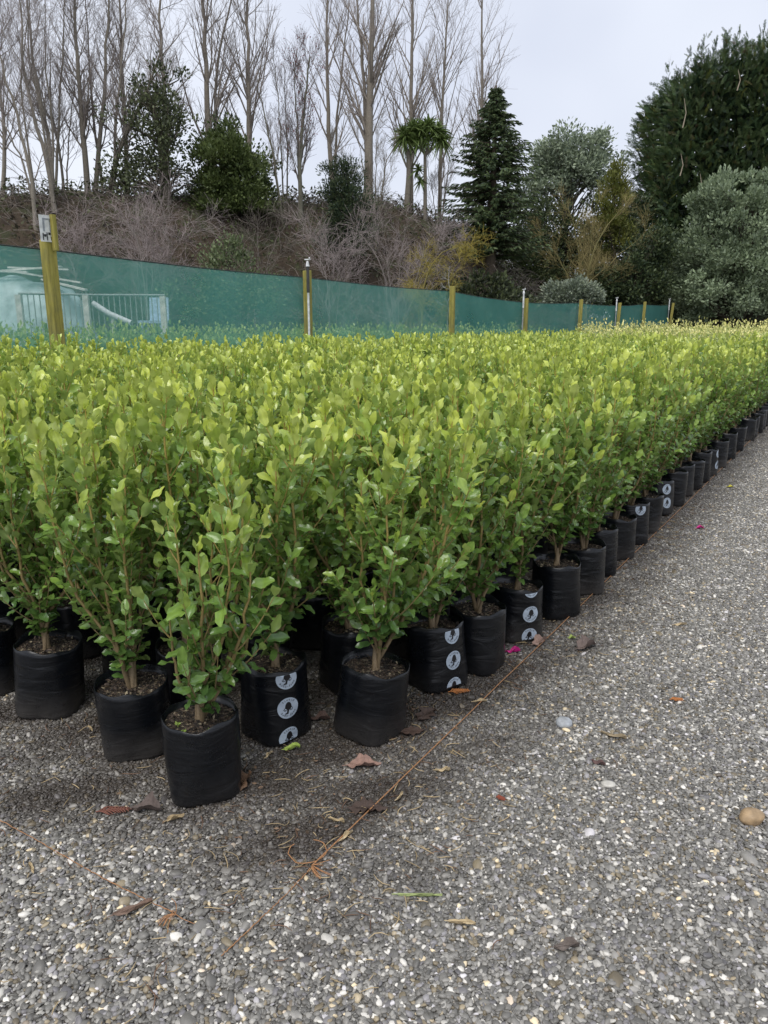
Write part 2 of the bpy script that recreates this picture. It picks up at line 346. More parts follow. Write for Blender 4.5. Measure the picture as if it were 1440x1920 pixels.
# pebbles: a point cloud with size, turn and colour of each stone, the stones set by geometry nodes
def build_pebbles():
    r = np.random.default_rng(5)
    pts = []
    sp = 0.0074
    X, Y = np.meshgrid(np.arange(-2.0, 6.2, sp), np.arange(0.95, 11.0, sp), indexing='ij')
    P = np.stack([X.ravel(), Y.ravel()], 1); P += r.uniform(-0.5, 0.5, P.shape) * sp
    dn = P @ N[:2]; dd = P @ D[:2]
    keep = (P[:, 0] < 0.53 * P[:, 1] + 1.1) & (P[:, 0] > -0.53 * P[:, 1] - 0.5) & ((dn < 1.75) | (dd < 2.1)) & (dn < 3.3)
    far = np.clip((P[:, 1] - 4.5) / 5.0, 0, 1)
    keep &= r.uniform(size=len(P)) > 0.6 * far
    P = P[keep]; n = len(P); dn = P @ N[:2]; dd = P @ D[:2]
    big = np.exp(r.normal(0, 0.30, n))
    near = np.clip((2.0 - P[:, 1]) / 1.0, 0, 1)
    s = 0.0046 * big * (1 + 0.12 * near)
    out = r.uniform(size=n) < 0.006; s[out] *= r.uniform(1.5, 2.1, out.sum())
    S = np.stack([s * r.uniform(0.95, 1.5, n), s * r.uniform(0.75, 1.05, n), s * r.uniform(0.42, 0.75, n)], 1)
    rot = np.stack([r.normal(0, 0.35, n), r.normal(0, 0.35, n), r.uniform(0, 6.28, n)], 1)
    z = r.uniform(-0.001, 0.0035, n)
    u = r.uniform(size=n); base = np.where(u < 0.62, r.uniform(0.085, 0.175, n), np.where(u < 0.895, r.uniform(0.175, 0.30, n), r.uniform(0.33, 0.64, n)))
    P3 = np.concatenate([P, np.zeros((n, 1))], 1)
    # damp dirt near the bags and in one spilt patch: a real stain of soil between the stones
    fine = vnoise(P3 * 9, 3, 3) * 0.25
    dirt = np.clip(1.0 - (dn * -1 + 1.05) / 0.45, 0, 1) * (dd > 1.0)
    dirt = np.where(dn < 1.05, np.clip(1 - (1.10 - dn) / (0.42 + 0.0 * dn), 0, 1), 1.0) * np.clip((dd - 1.05) / 0.35, 0, 1)
    sc = gnd(75, 1505); spill = np.clip(1.25 - np.hypot((P[:, 0] - sc[0]) / 0.24, (P[:, 1] - sc[1]) / 0.12) + fine * 0.6, 0, 1)
    k = np.clip(0.95 * np.clip(dirt * (0.85 + fine) + 0.6 * fine * (dirt > 0), 0, 1) + 0.85 * spill, 0, 0.88)
    tint = np.where(r.uniform(size=n) < 0.10, 1.0, 0.0)
    colr = np.stack([base * (1.0 + 0.15 * tint), base * (0.985 + 0.0 * tint), base * (0.95 - 0.25 * tint)], 1)
    colr *= np.array([1.24, 1.20, 1.12]); colr[:, 2] += np.where(r.uniform(size=n) < 0.12, base * 0.12, 0)
    colr = colr * (1 - k[:, None]) + np.array([0.036, 0.027, 0.021]) * k[:, None]
    me = bpy.data.meshes.new('pebbles'); me.vertices.add(n)
    me.vertices.foreach_set('co', np.concatenate([P, z[:, None]], 1).astype(np.float32).ravel())
    for nm, ty, key, arr in (('scl', 'FLOAT_VECTOR', 'vector', S), ('rot', 'FLOAT_VECTOR', 'vector', rot)):
        a = me.attributes.new(nm, ty, 'POINT'); a.data.foreach_set(key, arr.astype(np.float32).ravel())
    a = me.attributes.new('pcol', 'FLOAT_COLOR', 'POINT')
    a.data.foreach_set('color', np.concatenate([colr, np.ones((n, 1))], 1).astype(np.float32).ravel())
    a = me.attributes.new('pick', 'INT', 'POINT'); a.data.foreach_set('value', r.integers(0, 4, n).astype(np.int32))
    me.materials.append(M['pebble'])
    o = link('gravel_pebbles', me, label='loose grey and white river pebbles covering the yard', cat='gravel', kind='stuff')
    ng = bpy.data.node_groups.new('pebble_scatter', 'GeometryNodeTree')
    ng.interface.new_socket('Geometry', in_out='INPUT', socket_type='NodeSocketGeometry')
    ng.interface.new_socket('Geometry', in_out='OUTPUT', socket_type='NodeSocketGeometry')
    nd, lk = ng.nodes, ng.links
    gi_, go_ = nd.new('NodeGroupInput'), nd.new('NodeGroupOutput')
    joins = nd.new('GeometryNodeJoinGeometry')
    for k in range(4):
        ico = nd.new('GeometryNodeMeshIcoSphere'); ico.inputs['Radius'].default_value = 1.0; ico.inputs['Subdivisions'].default_value = 2
        spn = nd.new('GeometryNodeSetPosition'); no = nd.new('ShaderNodeTexNoise'); no.noise_dimensions = '4D'
        no.inputs['Scale'].default_value = 0.9; no.inputs['W'].default_value = k * 7.3; no.inputs['Detail'].default_value = 1
        sub = nd.new('ShaderNodeVectorMath'); sub.operation = 'SUBTRACT'; sub.inputs[1].default_value = (0.5, 0.5, 0.5)
        scl = nd.new('ShaderNodeVectorMath'); scl.operation = 'SCALE'; scl.inputs['Scale'].default_value = 1.1
        lk.new(no.outputs['Color'], sub.inputs[0]); lk.new(sub.outputs[0], scl.inputs[0])
        lk.new(ico.outputs['Mesh'], spn.inputs['Geometry']); lk.new(scl.outputs[0], spn.inputs['Offset'])
        ssm = nd.new('GeometryNodeSetShadeSmooth'); lk.new(spn.outputs[0], ssm.inputs[0])
        smt = nd.new('GeometryNodeSetMaterial'); smt.inputs['Material'].default_value = M['pebble']; lk.new(ssm.outputs[0], smt.inputs[0])
        g2i = nd.new('GeometryNodeGeometryToInstance'); lk.new(smt.outputs[0], g2i.inputs[0]); lk.new(g2i.outputs[0], joins.inputs[0])
    iop = nd.new('GeometryNodeInstanceOnPoints'); iop.inputs['Pick Instance'].default_value = True
    def na(nm, ty):
        a = nd.new('GeometryNodeInputNamedAttribute'); a.data_type = ty; a.inputs['Name'].default_value = nm; return a.outputs['Attribute']
    m2p = nd.new('GeometryNodeMeshToPoints'); lk.new(gi_.outputs[0], m2p.inputs[0])
    lk.new(m2p.outputs[0], iop.inputs['Points']); lk.new(joins.outputs[0], iop.inputs['Instance'])
    lk.new(na('pick', 'INT'), iop.inputs['Instance Index']); lk.new(na('scl', 'FLOAT_VECTOR'), iop.inputs['Scale'])
    e2r = nd.new('FunctionNodeEulerToRotation'); lk.new(na('rot', 'FLOAT_VECTOR'), e2r.inputs[0]); lk.new(e2r.outputs[0], iop.inputs['Rotation'])
    lk.new(iop.outputs[0], go_.inputs[0])
    o.modifiers.new('scatter', 'NODES').node_group = ng
    return n
NPEB = build_pebbles()

# ------------------------------------------------------------------ the bank behind the yard
def crestY(X): return 30.0 + 0.55 * X
def crestH(X): return np.interp(X, [-30, -12, -6, 0, 3, 6, 9, 14, 30], [5.0, 4.75, 5.05, 5.35, 4.6, 2.4, 1.0, 0.5, 0.5])
def bankz(X, Y):
    s = Y - crestY(X)
    t = np.clip((s + 6.5) / 6.5, 0, 1); t = t * t * (3 - 2 * t)
    return crestH(X) * t * np.clip(1 - (s - 10) / 60, 0.4, 1)
bx_, by_ = np.meshgrid(np.linspace(-40, 48, 120), np.linspace(-8, 22, 60), indexing='ij')
bY = by_ + crestY(bx_); bz = bankz(bx_, bY)
bn = vnoise(np.stack([bx_.ravel(), bY.ravel(), 0 * bx_.ravel()], 1) * 0.8, 21, 4).reshape(bx_.shape)
bz = bz + bn * 0.22 * np.clip(bz, 0, 1) - 0.02 + 0.03 * (bz > 0)
bi = np.arange(bx_.size).reshape(bx_.shape)
link('bank', make_mesh('bank', np.stack([bx_, bY, bz], -1), np.stack([bi[:-1, :-1], bi[1:, :-1], bi[1:, 1:], bi[:-1, 1:]], -1).reshape(-1, 4), mats=[M['earth']]), kind='structure')
def ground_z(p): return float(max(0.0, bankz(np.array(p[0]), np.array(p[1]))) if p[1] > crestY(p[0]) - 6.5 else 0.0)

# ------------------------------------------------------------------ trees
def at_h(P, t):
    """points and tangents on polylines at parameter t (0..1)"""
    K = P.shape[1]; u = t * (K - 1); i = np.clip(u.astype(int), 0, K - 2); f = (u - i)[:, None]; a = np.arange(len(P))
    p0, p1 = P[a, i], P[a, i + 1]
    return p0 * (1 - f) + p1 * f, unit(p1 - p0)
def grow(r, P, R, per, t0, t1, ang, L, K, up=0.3, wig=0.12, rk=0.55, tip=0.35, Lt=None, tpow=1.0):
    n = len(P); idx = np.repeat(np.arange(n), per); m = len(idx)
    t = t0 + (t1 - t0) * r.uniform(size=m) ** tpow
    p, tan = at_h(P[idx], t)
    rad = R[idx, 0] * (1 - t) + R[idx, -1] * t
    rv = unit(np.cross(tan, unit(r.normal(size=(m, 3)))))
    a = np.radians(r.uniform(ang[0], ang[1], m))[:, None]
    d = unit(np.cos(a) * tan + np.sin(a) * rv)
    ln = L * r.uniform(0.6, 1.15, m)
    if Lt is not None: ln = ln * Lt(t)
    step = (ln / (K - 1))[:, None]
    out = np.empty((m, K, 3)); out[:, 0] = p
    for k in range(1, K):
        d = unit(d + np.array([0, 0, up / (K - 1)]) + r.normal(0, wig, (m, 3)))
        out[:, k] = out[:, k - 1] + d * step
    rr = rad * rk
    Rr = rr[:, None] * np.linspace(1, tip, K)[None]
    return out, Rr
def smooth_path(pts, K):
    pts = np.array(pts, float); s = np.concatenate([[0], np.cumsum(np.linalg.norm(np.diff(pts, axis=0), axis=1))]); u = np.linspace(0, s[-1], K)
    out = np.stack([np.interp(u, s, pts[:, i]) for i in range(3)], 1)
    for _ in range(2): out[1:-1] = 0.25 * out[:-2] + 0.5 * out[1:-1] + 0.25 * out[2:]
    return out
def px_path(path, Y, base_drop=True, ydep=0.0):
    P = [at(x, y, Y + ydep * i) for i, (x, y) in enumerate(path)]
    g = ground_z(P[0])
    if base_drop: P[0][2] = g - 0.05
    return np.array(P)

def bare_tree(name, label, paths, Y, r0, seed, group=None, barkc=(0.13, 0.11, 0.085), twigc=(0.15, 0.125, 0.11), n1=40, n2=8, n3=4, ang=(22, 42), L1=2.6, up=0.5,
              t0=0.2, taper=0.25, L2=0.36, L3=0.45, wig=0.07, buds=0, budc=None, extra=None, Ltf=None, cat='tree', part='branches'):
    r = np.random.default_rng(seed); r0 = r0 * 0.82
    tr = [smooth_path(px_path(p, Y + (0.5 * i if i else 0)), 14) for i, p in enumerate(paths)]
    base = tr[0][0].copy()
    P = np.stack(tr)
    if len(P) > 1: P[1:, 0] = np.where(P[1:, 0, 2:3] < base[2] + 0.4, base + (P[1:, 0] - base) * 0.2, P[1:, 0])
    P = P + r.normal(0, 0.03, P.shape) * np.linspace(0, 1, 14)[None, :, None]
    sc = np.array([1.0] + [0.6] * (len(P) - 1))
    R = r0 * sc[:, None] * np.linspace(1, taper, 14)[None]
    R[0, 0] *= 1.25
    o = empty(name, base, label, cat, group)
    b0 = base[None]
    V, Q = tubes(P, R, 8); hz = np.clip((V[:, 2:3] - base[2]) / 6, 0, 1)
    link('trunk', MB().add(V - b0, Q, C=np.array(barkc) * (1 - 0.15 * hz)).mesh('trunk', [M['bark']]), o)
    mb = MB()
    ln = np.linalg.norm(P[:, -1] - P[:, 0], axis=1).mean()
    A, RA = grow(r, P, R, max(3, n1 // len(P)), t0, 0.97, ang, L1, 7, up, wig, 0.34, 0.25, Ltf or (lambda t: 1.15 - 0.75 * t))
    B, RB = grow(r, A, RA, n2, 0.15, 1.0, (20, 45), L1 * L2, 5, up * 0.8, wig * 1.4, 0.55, 0.4, lambda t: 1.1 - 0.5 * t)
    C_, RC = grow(r, B, RB, n3, 0.1, 1.0, (20, 50), L1 * L2 * L3, 2, up * 0.5, wig * 1.6, 0.7, 0.5)
    RA = np.maximum(RA, 0.0045); RB = np.maximum(RB, 0.003); RC = np.maximum(RC, 0.0022)
    c = np.array(twigc); bc = np.array(barkc)
    for PP, RR, sd, cc in ((A, RA, 5, bc * 0.6 + c * 0.4), (B, RB, 3, c), (C_, RC, 3, c * 1.05)):
        V, Q = tubes(PP, RR, sd); mb.add(V - b0, Q, C=cc * r.uniform(0.85, 1.15))
    if buds:
        k = r.integers(0, len(C_), buds); pos = C_[k, r.integers(0, 2, buds)]
        cards(mb, pos - b0, unit(r.normal(size=(buds, 3)) + [0, 0, 0.6]), 0.05 * r.uniform(0.7, 1.3, buds), 0.6, np.array(budc) * r.uniform(0.7, 1.3, (buds, 1)), r)
    link(part, mb.mesh(part, [M['bark']]), o)
    return o

def cards(mb, pos, d, size, asp, C, r, m=0):
    """leaf blades: rhombic, slightly folded along the midrib"""
    n = len(pos); d = unit(d); s = unit(np.cross(d, unit(r.normal(size=(n, 3))))); nn = np.cross(s, d)
    L = np.broadcast_to(size, (n,))[:, None]; w = L * asp * 0.5
    b = pos; t = pos + d * L; mid = pos + d * L * 0.5
    V = np.stack([b, mid + s * w + nn * w * 0.3, t, mid - s * w + nn * w * 0.3], 1)
    Cc = np.repeat(np.broadcast_to(C, (n, 3)), 4, 0)
    mb.add(V.reshape(-1, 3), np.arange(4 * n).reshape(n, 4), C=Cc, m=m)

def leafy_tree(name, label, Y, blobs, seed, leaf=0.13, per=160, colr=((0.03, 0.06, 0.02), (0.10, 0.16, 0.06)), trunk_px=None, r0=0.12, clump=0.45, n_cl=90, asp=0.5,
               group=None, updir=0.5, dens_shell=0.65, limb=0.6, cat='tree', rough_out=0.25, drop=True):
    """blobs: (cx, cy, rx, ry) in photo units at distance Y, each a leafy mass with real depth"""
    r = np.random.default_rng(seed); px = Y / F_PX / 0.97
    tp = trunk_px or [(blobs[0][0], 600), (blobs[0][0], blobs[0][1])]
    path = smooth_path(px_path(tp, Y, drop), 10); base = path[0].copy(); b0 = base[None]
    o = empty(name, base, label, cat, group)
    Rt = r0 * np.linspace(1.15, 0.35, 10)[None]
    V, Q = tubes(path[None], Rt, 8); link('trunk', MB().add(V - b0, Q, C=(0.10, 0.085, 0.065)).mesh('trunk', [M['bark']]), o)
    cen, rad = [], []
    tot = sum(b[2] * b[3] for b in blobs)
    for (cx, cy, rx, ry) in blobs:
        k = max(6, int(n_cl * rx * ry / tot)); c0 = at(cx, cy, Y); u = unit(r.normal(size=(k, 3)))
        rr = np.where(r.uniform(size=k) < dens_shell, r.uniform(0.78, 1.0, k), r.uniform(0.2, 0.8, k)) * (1 + rough_out * r.normal(size=k) * 0.6)
        c = c0 + u * rr[:, None] * np.array([rx * px, min(rx, ry) * px * 0.95, ry * px]); cen.append(c)
    cen = np.concatenate(cen); cen[:, 2] = np.maximum(cen[:, 2], base[2] + 0.15)
    # limbs from the trunk to the clumps
    mb = MB(); sel = r.permutation(len(cen))[: int(len(cen) * limb)]
    hz = np.clip((cen[sel, 2] - base[2]) / max(0.1, path[-1, 2] - base[2]) - 0.25, 0.08, 0.95)
    p0, _ = at_h(np.repeat(path[None], len(sel), 0), hz)
    t = np.linspace(0, 1, 5)[None, :, None]; L = p0[:, None] * (1 - t) + cen[sel][:, None] * t
    L[:, 1:4] += r.normal(0, 0.08, (len(sel), 3, 3)) + np.array([0, 0, 0.1])
    V, Q = tubes(L, np.linspace(r0 * 0.28, 0.006, 5)[None].repeat(len(sel), 0), 4); mb.add(V - b0, Q, C=(0.08, 0.07, 0.05), m=1)
    n = len(cen) * per; ci = np.repeat(np.arange(len(cen)), per)
    sz = clump * r.uniform(0.6, 1.3, len(cen))
    off = unit(r.normal(size=(n, 3))) * (r.uniform(size=(n, 1)) ** 0.45) * np.array([1, 1, 0.75]); pos = cen[ci] + off * sz[ci][:, None]
    ctr = np.array([at(b[0], b[1], Y) for b in blobs]).mean(0)
    d = unit(off * 0.8 + unit(pos - ctr) * 0.4 + np.array([0, 0, updir]) + r.normal(0, 0.5, (n, 3)))
    ck = r.uniform(size=(len(cen), 1)); mixk = np.clip(ck[ci] * 0.7 + r.uniform(-0.15, 0.45, (n, 1)), 0, 1)
    C = np.array(colr[0]) * (1 - mixk) + np.array(colr[1]) * mixk
    keep = pos[:, 2] > base[2] + 0.02
    cards(mb, pos[keep] - b0, d[keep], leaf * r.uniform(0.6, 1.3, keep.sum()), asp, C[keep], r)
    link('crown', mb.mesh('crown', [M['foliage'], M['bark']]), o)
    return o

GREYBARK, GREENBARK, TW = (0.23, 0.20, 0.16), (0.15, 0.145, 0.10), (0.26, 0.225, 0.205)
POP = 'bare poplars on top of the bank'
pop = dict(n1=40, n2=6, n3=3, ang=(20, 38), L1=3.2, up=0.45, t0=0.16, taper=0.16, L2=0.33, L3=0.5, barkc=GREYBARK, twigc=TW, group=POP)
bare_tree('poplar_tree', 'bare poplar whose trunk forks in two above the dark evergreen bush', [[(394, 395), (392, 260), (388, 165), (381, 0), (378, -120)], [(390, 172), (405, 110), (432, 20), (450, -90)]], 28.0, 0.16, 101, **pop)
bare_tree('poplar_tree', 'slim straight bare poplar right beside the dark evergreen bush', [[(468, 395), (466, 200), (463, 0), (462, -130)]], 28.6, 0.125, 102, **pop)
bare_tree('poplar_tree', 'bare poplar rising behind the red-budded tree', [[(628, 390), (615, 250), (612, 0), (610, -120)], [(626, 330), (632, 200), (652, 40), (660, -80)]], 30.5, 0.12, 103, **pop)
bare_tree('poplar_tree', 'thick-trunked bare poplar beside the small dark conifer', [[(690, 395), (691, 300), (694, 180), (697, 0), (699, -140)], [(690, 300), (684, 180), (670, 20), (660, -60)]], 29.2, 0.21, 104, **pop)
bare_tree('poplar_tree', 'bare poplar standing just behind the cabbage tree', [[(770, 395), (771, 220), (775, 0), (777, -120)]], 32.0, 0.14, 105, **pop)
bare_tree('poplar_tree', 'slender bare poplar between the cabbage tree and the spruce', [[(824, 395), (828, 200), (838, 60), (843, -60)]], 33.0, 0.115, 106, **pop)
bare_tree('poplar_tree', 'bare poplar rising behind the dark pointed spruce', [[(905, 400), (904, 200), (903, 80), (902, -60)]], 35.5, 0.15, 107, **pop)
LT = 'bare trees on the bank behind the tarpaulin'
lt = dict(n1=38, n2=7, n3=4, ang=(24, 50), L1=2.1, up=0.45, t0=0.2, taper=0.2, L2=0.38, L3=0.5, wig=0.09, barkc=(0.22, 0.195, 0.155), twigc=(0.25, 0.215, 0.20), group=LT)
bare_tree('bare_tree', 'thin bare tree at the far end of the tarpaulin', [[(8, 400), (10, 250), (-6, 100), (-10, -60)]], 24.6, 0.085, 111, **lt)
bare_tree('bare_tree', 'many-stemmed bare tree leaning out over the tarpaulin', [[(72, 480), (60, 330), (28, 200), (0, 110), (-20, 20)], [(72, 440), (40, 290), (-5, 215), (-40, 170)], [(70, 400), (52, 270), (36, 150), (48, 60), (60, -40)]], 22.6, 0.075, 112, **lt)
bare_tree('bare_tree', 'bare tree forking low behind the numbered post', [[(110, 470), (98, 370), (86, 280), (68, 240), (40, 120), (38, -40)], [(104, 420), (88, 290), (76, 200), (50, 90), (52, -60)], [(100, 380), (100, 220), (82, 120), (86, -30)]], 23.4, 0.085, 113, **lt)
bare_tree('bare_tree', 'stout bare tree on the crest with several upright leaders', [[(100, 385), (94, 260), (68, 160), (56, 60), (46, -60)], [(98, 330), (112, 200), (118, 80), (122, -60)]], 25.2, 0.10, 114, **lt)
bare_tree('bare_tree', 'tall single-trunked bare tree curving up from the crest', [[(166, 385), (160, 290), (150, 180), (142, 60), (134, -80)]], 26.0, 0.125, 115, **lt)
bare_tree('bare_tree', 'wavy-stemmed bare tree standing close beside the tall curving one', [[(178, 385), (185, 270), (196, 180), (200, 90), (206, -60)], [(186, 260), (170, 180), (164, 60), (160, -60)]], 26.3, 0.105, 116, **lt)
bare_tree('bare_tree', 'bare tree leaning across the ivy-clad trunks', [[(205, 400), (222, 280), (246, 230), (280, 170), (300, 80)], [(212, 350), (216, 220), (232, 100), (240, -60)]], 25.6, 0.11, 117, **lt)
bare_tree('bare_tree', 'bare tree rising through the dark ivy crown', [[(316, 390), (312, 250), (304, 120), (298, 0), (296, -80)]], 27.0, 0.12, 118, **lt)
bare_tree('bare_tree', 'straight bare tree in front of the ivy-clad trunks', [[(236, 390), (238, 260), (228, 140), (226, 0), (222, -80)]], 27.3, 0.11, 119, **lt)
bare_tree('bare_tree', 'young bare tree with a low fork beside the ivy-clad trunks', [[(122, 390), (118, 330), (108, 260), (92, 200), (96, 90)], [(120, 340), (128, 260), (140, 170), (150, 80)]], 25.9, 0.06, 120, **lt)

UN = 'bare trees and shrubs below the poplars'
bare_tree('budding_tree', 'bare tree with a haze of dark red buds in its crown', [[(564, 400), (562, 300), (572, 180), (582, 110)], [(562, 330), (556, 220), (548, 120)]], 27.0, 0.10, 121, group=UN, n1=34, n2=9, n3=4, ang=(16, 32), L1=1.8, up=0.6, barkc=(0.14, 0.135, 0.10), twigc=(0.16, 0.13, 0.125), buds=900, budc=(0.20, 0.055, 0.06))
bare_tree('bare_shrub', 'upright bare many-stemmed shrub beside the dark evergreen bush', [[(530, 400), (512, 290), (492, 200), (484, 150)], [(532, 400), (528, 280), (518, 150), (512, 105)], [(538, 400), (540, 300), (536, 200), (532, 130)]], 26.5, 0.06, 122, group=UN, n1=45, n2=8, n3=4, ang=(14, 32), L1=1.5, up=0.6, barkc=(0.15, 0.14, 0.10), twigc=(0.17, 0.14, 0.13))
bare_tree('bare_shrub', 'pale brown bare shrub spreading round the thick poplar trunk', [[(700, 400), (720, 320), (742, 265)], [(695, 400), (680, 300), (660, 225)], [(702, 400), (705, 300), (710, 230)], [(690, 400), (650, 320), (615, 265)]], 26.8, 0.05, 123, group=UN, n1=64, n2=9, n3=4, ang=(15, 40), L1=1.2, up=0.5, barkc=(0.18, 0.155, 0.11), twigc=(0.21, 0.18, 0.14), t0=0.05)
bare_tree('bare_shrub', 'thin bare shrub between the cabbage tree and the spruce', [[(826, 400), (840, 320), (852, 270)], [(820, 400), (806, 330), (800, 290)], [(824, 400), (824, 320), (830, 260)]], 30.0, 0.04, 124, group=UN, n1=36, n2=8, n3=3, ang=(15, 40), L1=1.0, up=0.5, twigc=(0.19, 0.16, 0.14), t0=0.05)
hz = dict(n1=62, n2=8, n3=4, ang=(25, 70), L1=1.25, up=0.1, t0=0.05, wig=0.16, L2=0.55, L3=0.6, barkc=(0.22, 0.19, 0.17), twigc=(0.31, 0.26, 0.25), taper=0.08, cat='shrub')
bare_tree('twiggy_shrub', 'low tangled mauve-grey twiggy shrub below the ivy-clad trunks', [[(275, 560), (262, 460), (230, 400), (195, 380)], [(280, 560), (285, 460), (300, 400), (330, 372)], [(284, 560), (320, 470), (370, 420), (400, 410)], [(276, 560), (275, 450), (265, 380)]], 21.0, 0.045, 131, **hz)
bare_tree('twiggy_shrub', 'broad tangled mauve twiggy shrub below the cabbage tree', [[(740, 600), (720, 500), (680, 440), (650, 420)], [(745, 600), (750, 480), (760, 420), (780, 392)], [(748, 600), (790, 480), (830, 410), (860, 380)], [(742, 600), (725, 470), (716, 400)], [(748, 600), (800, 500), (850, 440)]], 23.5, 0.05, 132, **hz)
hz2 = dict(hz, n1=30)
bare_tree('twiggy_shrub', 'tangled brown twiggy shrub between the mauve shrub and the sprinkler post', [[(620, 600), (610, 500), (580, 450), (560, 430)], [(622, 600), (640, 500), (660, 460)], [(620, 600), (616, 480), (612, 430)]], 22.0, 0.04, 133, **hz2)
bare_tree('twiggy_shrub', 'sparse brown scrub growing behind the numbered post', [[(150, 600), (140, 500), (100, 430), (60, 410)], [(152, 600), (160, 500), (190, 440)], [(150, 600), (148, 480), (146, 420)]], 21.0, 0.04, 134, **hz2)
bare_tree('twiggy_shrub', 'brown twiggy scrub below the upright many-stemmed shrub', [[(480, 600), (470, 500), (450, 440), (430, 415)], [(482, 600), (500, 500), (520, 440), (545, 410)], [(480, 600), (485, 480), (484, 410)]], 23.0, 0.045, 135, **dict(hz2, twigc=(0.17, 0.145, 0.12)))
bare_tree('lichened_tree', 'small crooked tree with branches coated in yellow lichen', [[(790, 575), (792, 530), (806, 490), (832, 470), (862, 455), (905, 450), (930, 460)], [(788, 560), (784, 510), (800, 470), (812, 455)], [(810, 490), (850, 486), (890, 486), (925, 475)]], 20.5, 0.05, 141, n1=66, n2=8, n3=3, ang=(30, 80), L1=0.75, up=0.05, wig=0.3, L2=0.5, L3=0.6, barkc=(0.20, 0.165, 0.05), twigc=(0.33, 0.265, 0.05), t0=0.2, taper=0.06)
bare_tree('sapling', 'thin pale grey bare sapling standing behind a fence post', [[(839, 600), (840, 560), (841, 500)]], 19.0, 0.022, 142, n1=10, n2=3, n3=2, ang=(50, 80), L1=0.45, up=0.2, barkc=(0.36, 0.35, 0.33), twigc=(0.36, 0.35, 0.33), t0=0.3)
bare_tree('lichened_tree', 'wide bare tree with olive-yellow lichened limbs before the silver tree', [[(1098, 600), (1098, 540), (1110, 470), (1145, 410), (1180, 380)], [(1096, 560), (1085, 470), (1070, 400), (1062, 370)], [(1097, 545), (1050, 480), (1022, 452), (1010, 440)], [(1098, 540), (1150, 480), (1200, 450), (1225, 420)], [(1098, 530), (1110, 430), (1118, 370)]], 33.0, 0.09, 143, n1=70, n2=9, n3=4, ang=(20, 55), L1=1.5, up=0.3, wig=0.14, L2=0.5, L3=0.5, barkc=(0.20, 0.18, 0.07), twigc=(0.27, 0.22, 0.09), t0=0.2, taper=0.06)

leafy_tree('ivy_clad_tree', 'trunks wrapped in dark straggling ivy among the bare trees', 25.4, [(278, 180, 34, 48), (312, 215, 36, 70), (250, 290, 40, 70), (310, 310, 50, 60), (215, 330, 18, 40)], 201, leaf=0.12, per=52, n_cl=120, clump=0.42, colr=((0.032, 0.042, 0.022), (0.10, 0.115, 0.065)), trunk_px=[(312, 395), (308, 300), (285, 180)], r0=0.16, asp=0.55, dens_shell=0.5, rough_out=0.5)
leafy_tree('evergreen_bush', 'dense dark green evergreen bush below the forked poplar', 26.0, [(430, 300, 60, 62), (410, 370, 50, 50), (455, 370, 50, 60), (440, 430, 50, 50), (490, 350, 18, 28)], 202, leaf=0.12, per=190, n_cl=150, clump=0.45, colr=((0.026, 0.045, 0.015), (0.105, 0.14, 0.04)), trunk_px=[(432, 520), (432, 420), (430, 310)], r0=0.12)
leafy_tree('small_conifer', 'small very dark conifer at the foot of the thick poplar', 25.5, [(652, 350, 24, 45), (655, 400, 38, 45), (650, 440, 42, 40), (622, 350, 14, 40)], 203, leaf=0.10, per=170, n_cl=90, clump=0.38, colr=((0.010, 0.022, 0.014), (0.035, 0.06, 0.035)), trunk_px=[(652, 560), (652, 430), (652, 330)], r0=0.08, asp=0.3)
leafy_tree('pale_shrub', 'pale green shrub growing under the dark evergreen bush', 20.5, [(425, 478, 48, 22), (400, 560, 60, 40), (480, 560, 50, 40)], 204, leaf=0.10, per=90, n_cl=60, clump=0.35, colr=((0.06, 0.08, 0.04), (0.16, 0.20, 0.10)), trunk_px=[(425, 600), (425, 490)], r0=0.05, cat='shrub')
leafy_tree('silver_tree', 'silvery grey-green broadleaf tree beyond the lichened tree', 39.0, [(1065, 285, 42, 38), (1035, 300, 32, 40), (1105, 310, 40, 40), (1015, 330, 28, 34), (1075, 340, 60, 36), (1125, 258, 10, 10), (1120, 290, 20, 18)], 205, leaf=0.17, per=110, n_cl=130, clump=0.55, colr=((0.14, 0.18, 0.13), (0.38, 0.44, 0.32)), trunk_px=[(1060, 560), (1062, 400), (1064, 290)], r0=0.16, dens_shell=0.55, rough_out=0.5)
leafy_tree('golden_cypress', 'slim yellow-green cypress standing beside the silver tree', 36.0, [(1152, 335, 12, 26), (1152, 375, 22, 34), (1150, 430, 26, 40)], 206, leaf=0.16, per=150, n_cl=50, clump=0.4, colr=((0.05, 0.065, 0.012), (0.19, 0.19, 0.035)), trunk_px=[(1152, 560), (1152, 420), (1152, 320)], r0=0.09, asp=0.3, updir=1.2)
leafy_tree('dark_shrub', 'dark glossy-leaved shrub at the foot of the tall cypress hedge', 35.0, [(1200, 520, 50, 55), (1160, 560, 50, 40), (1130, 530, 30, 30), (1235, 470, 28, 40)], 207, leaf=0.15, per=120, n_cl=110, clump=0.5, colr=((0.016, 0.03, 0.015), (0.06, 0.09, 0.045)), trunk_px=[(1185, 605), (1190, 520)], r0=0.08, cat='shrub')
leafy_tree('dark_shrub', 'deep green shrub filling the gap behind the lichened tree', 37.5, [(1070, 470, 55, 60), (1030, 430, 40, 60), (1130, 440, 50, 60), (1090, 540, 80, 40), (1010, 520, 40, 50)], 208, leaf=0.16, per=120, n_cl=150, clump=0.55, colr=((0.016, 0.026, 0.013), (0.055, 0.075, 0.035)), trunk_px=[(1075, 605), (1075, 470)], r0=0.1, cat='shrub')
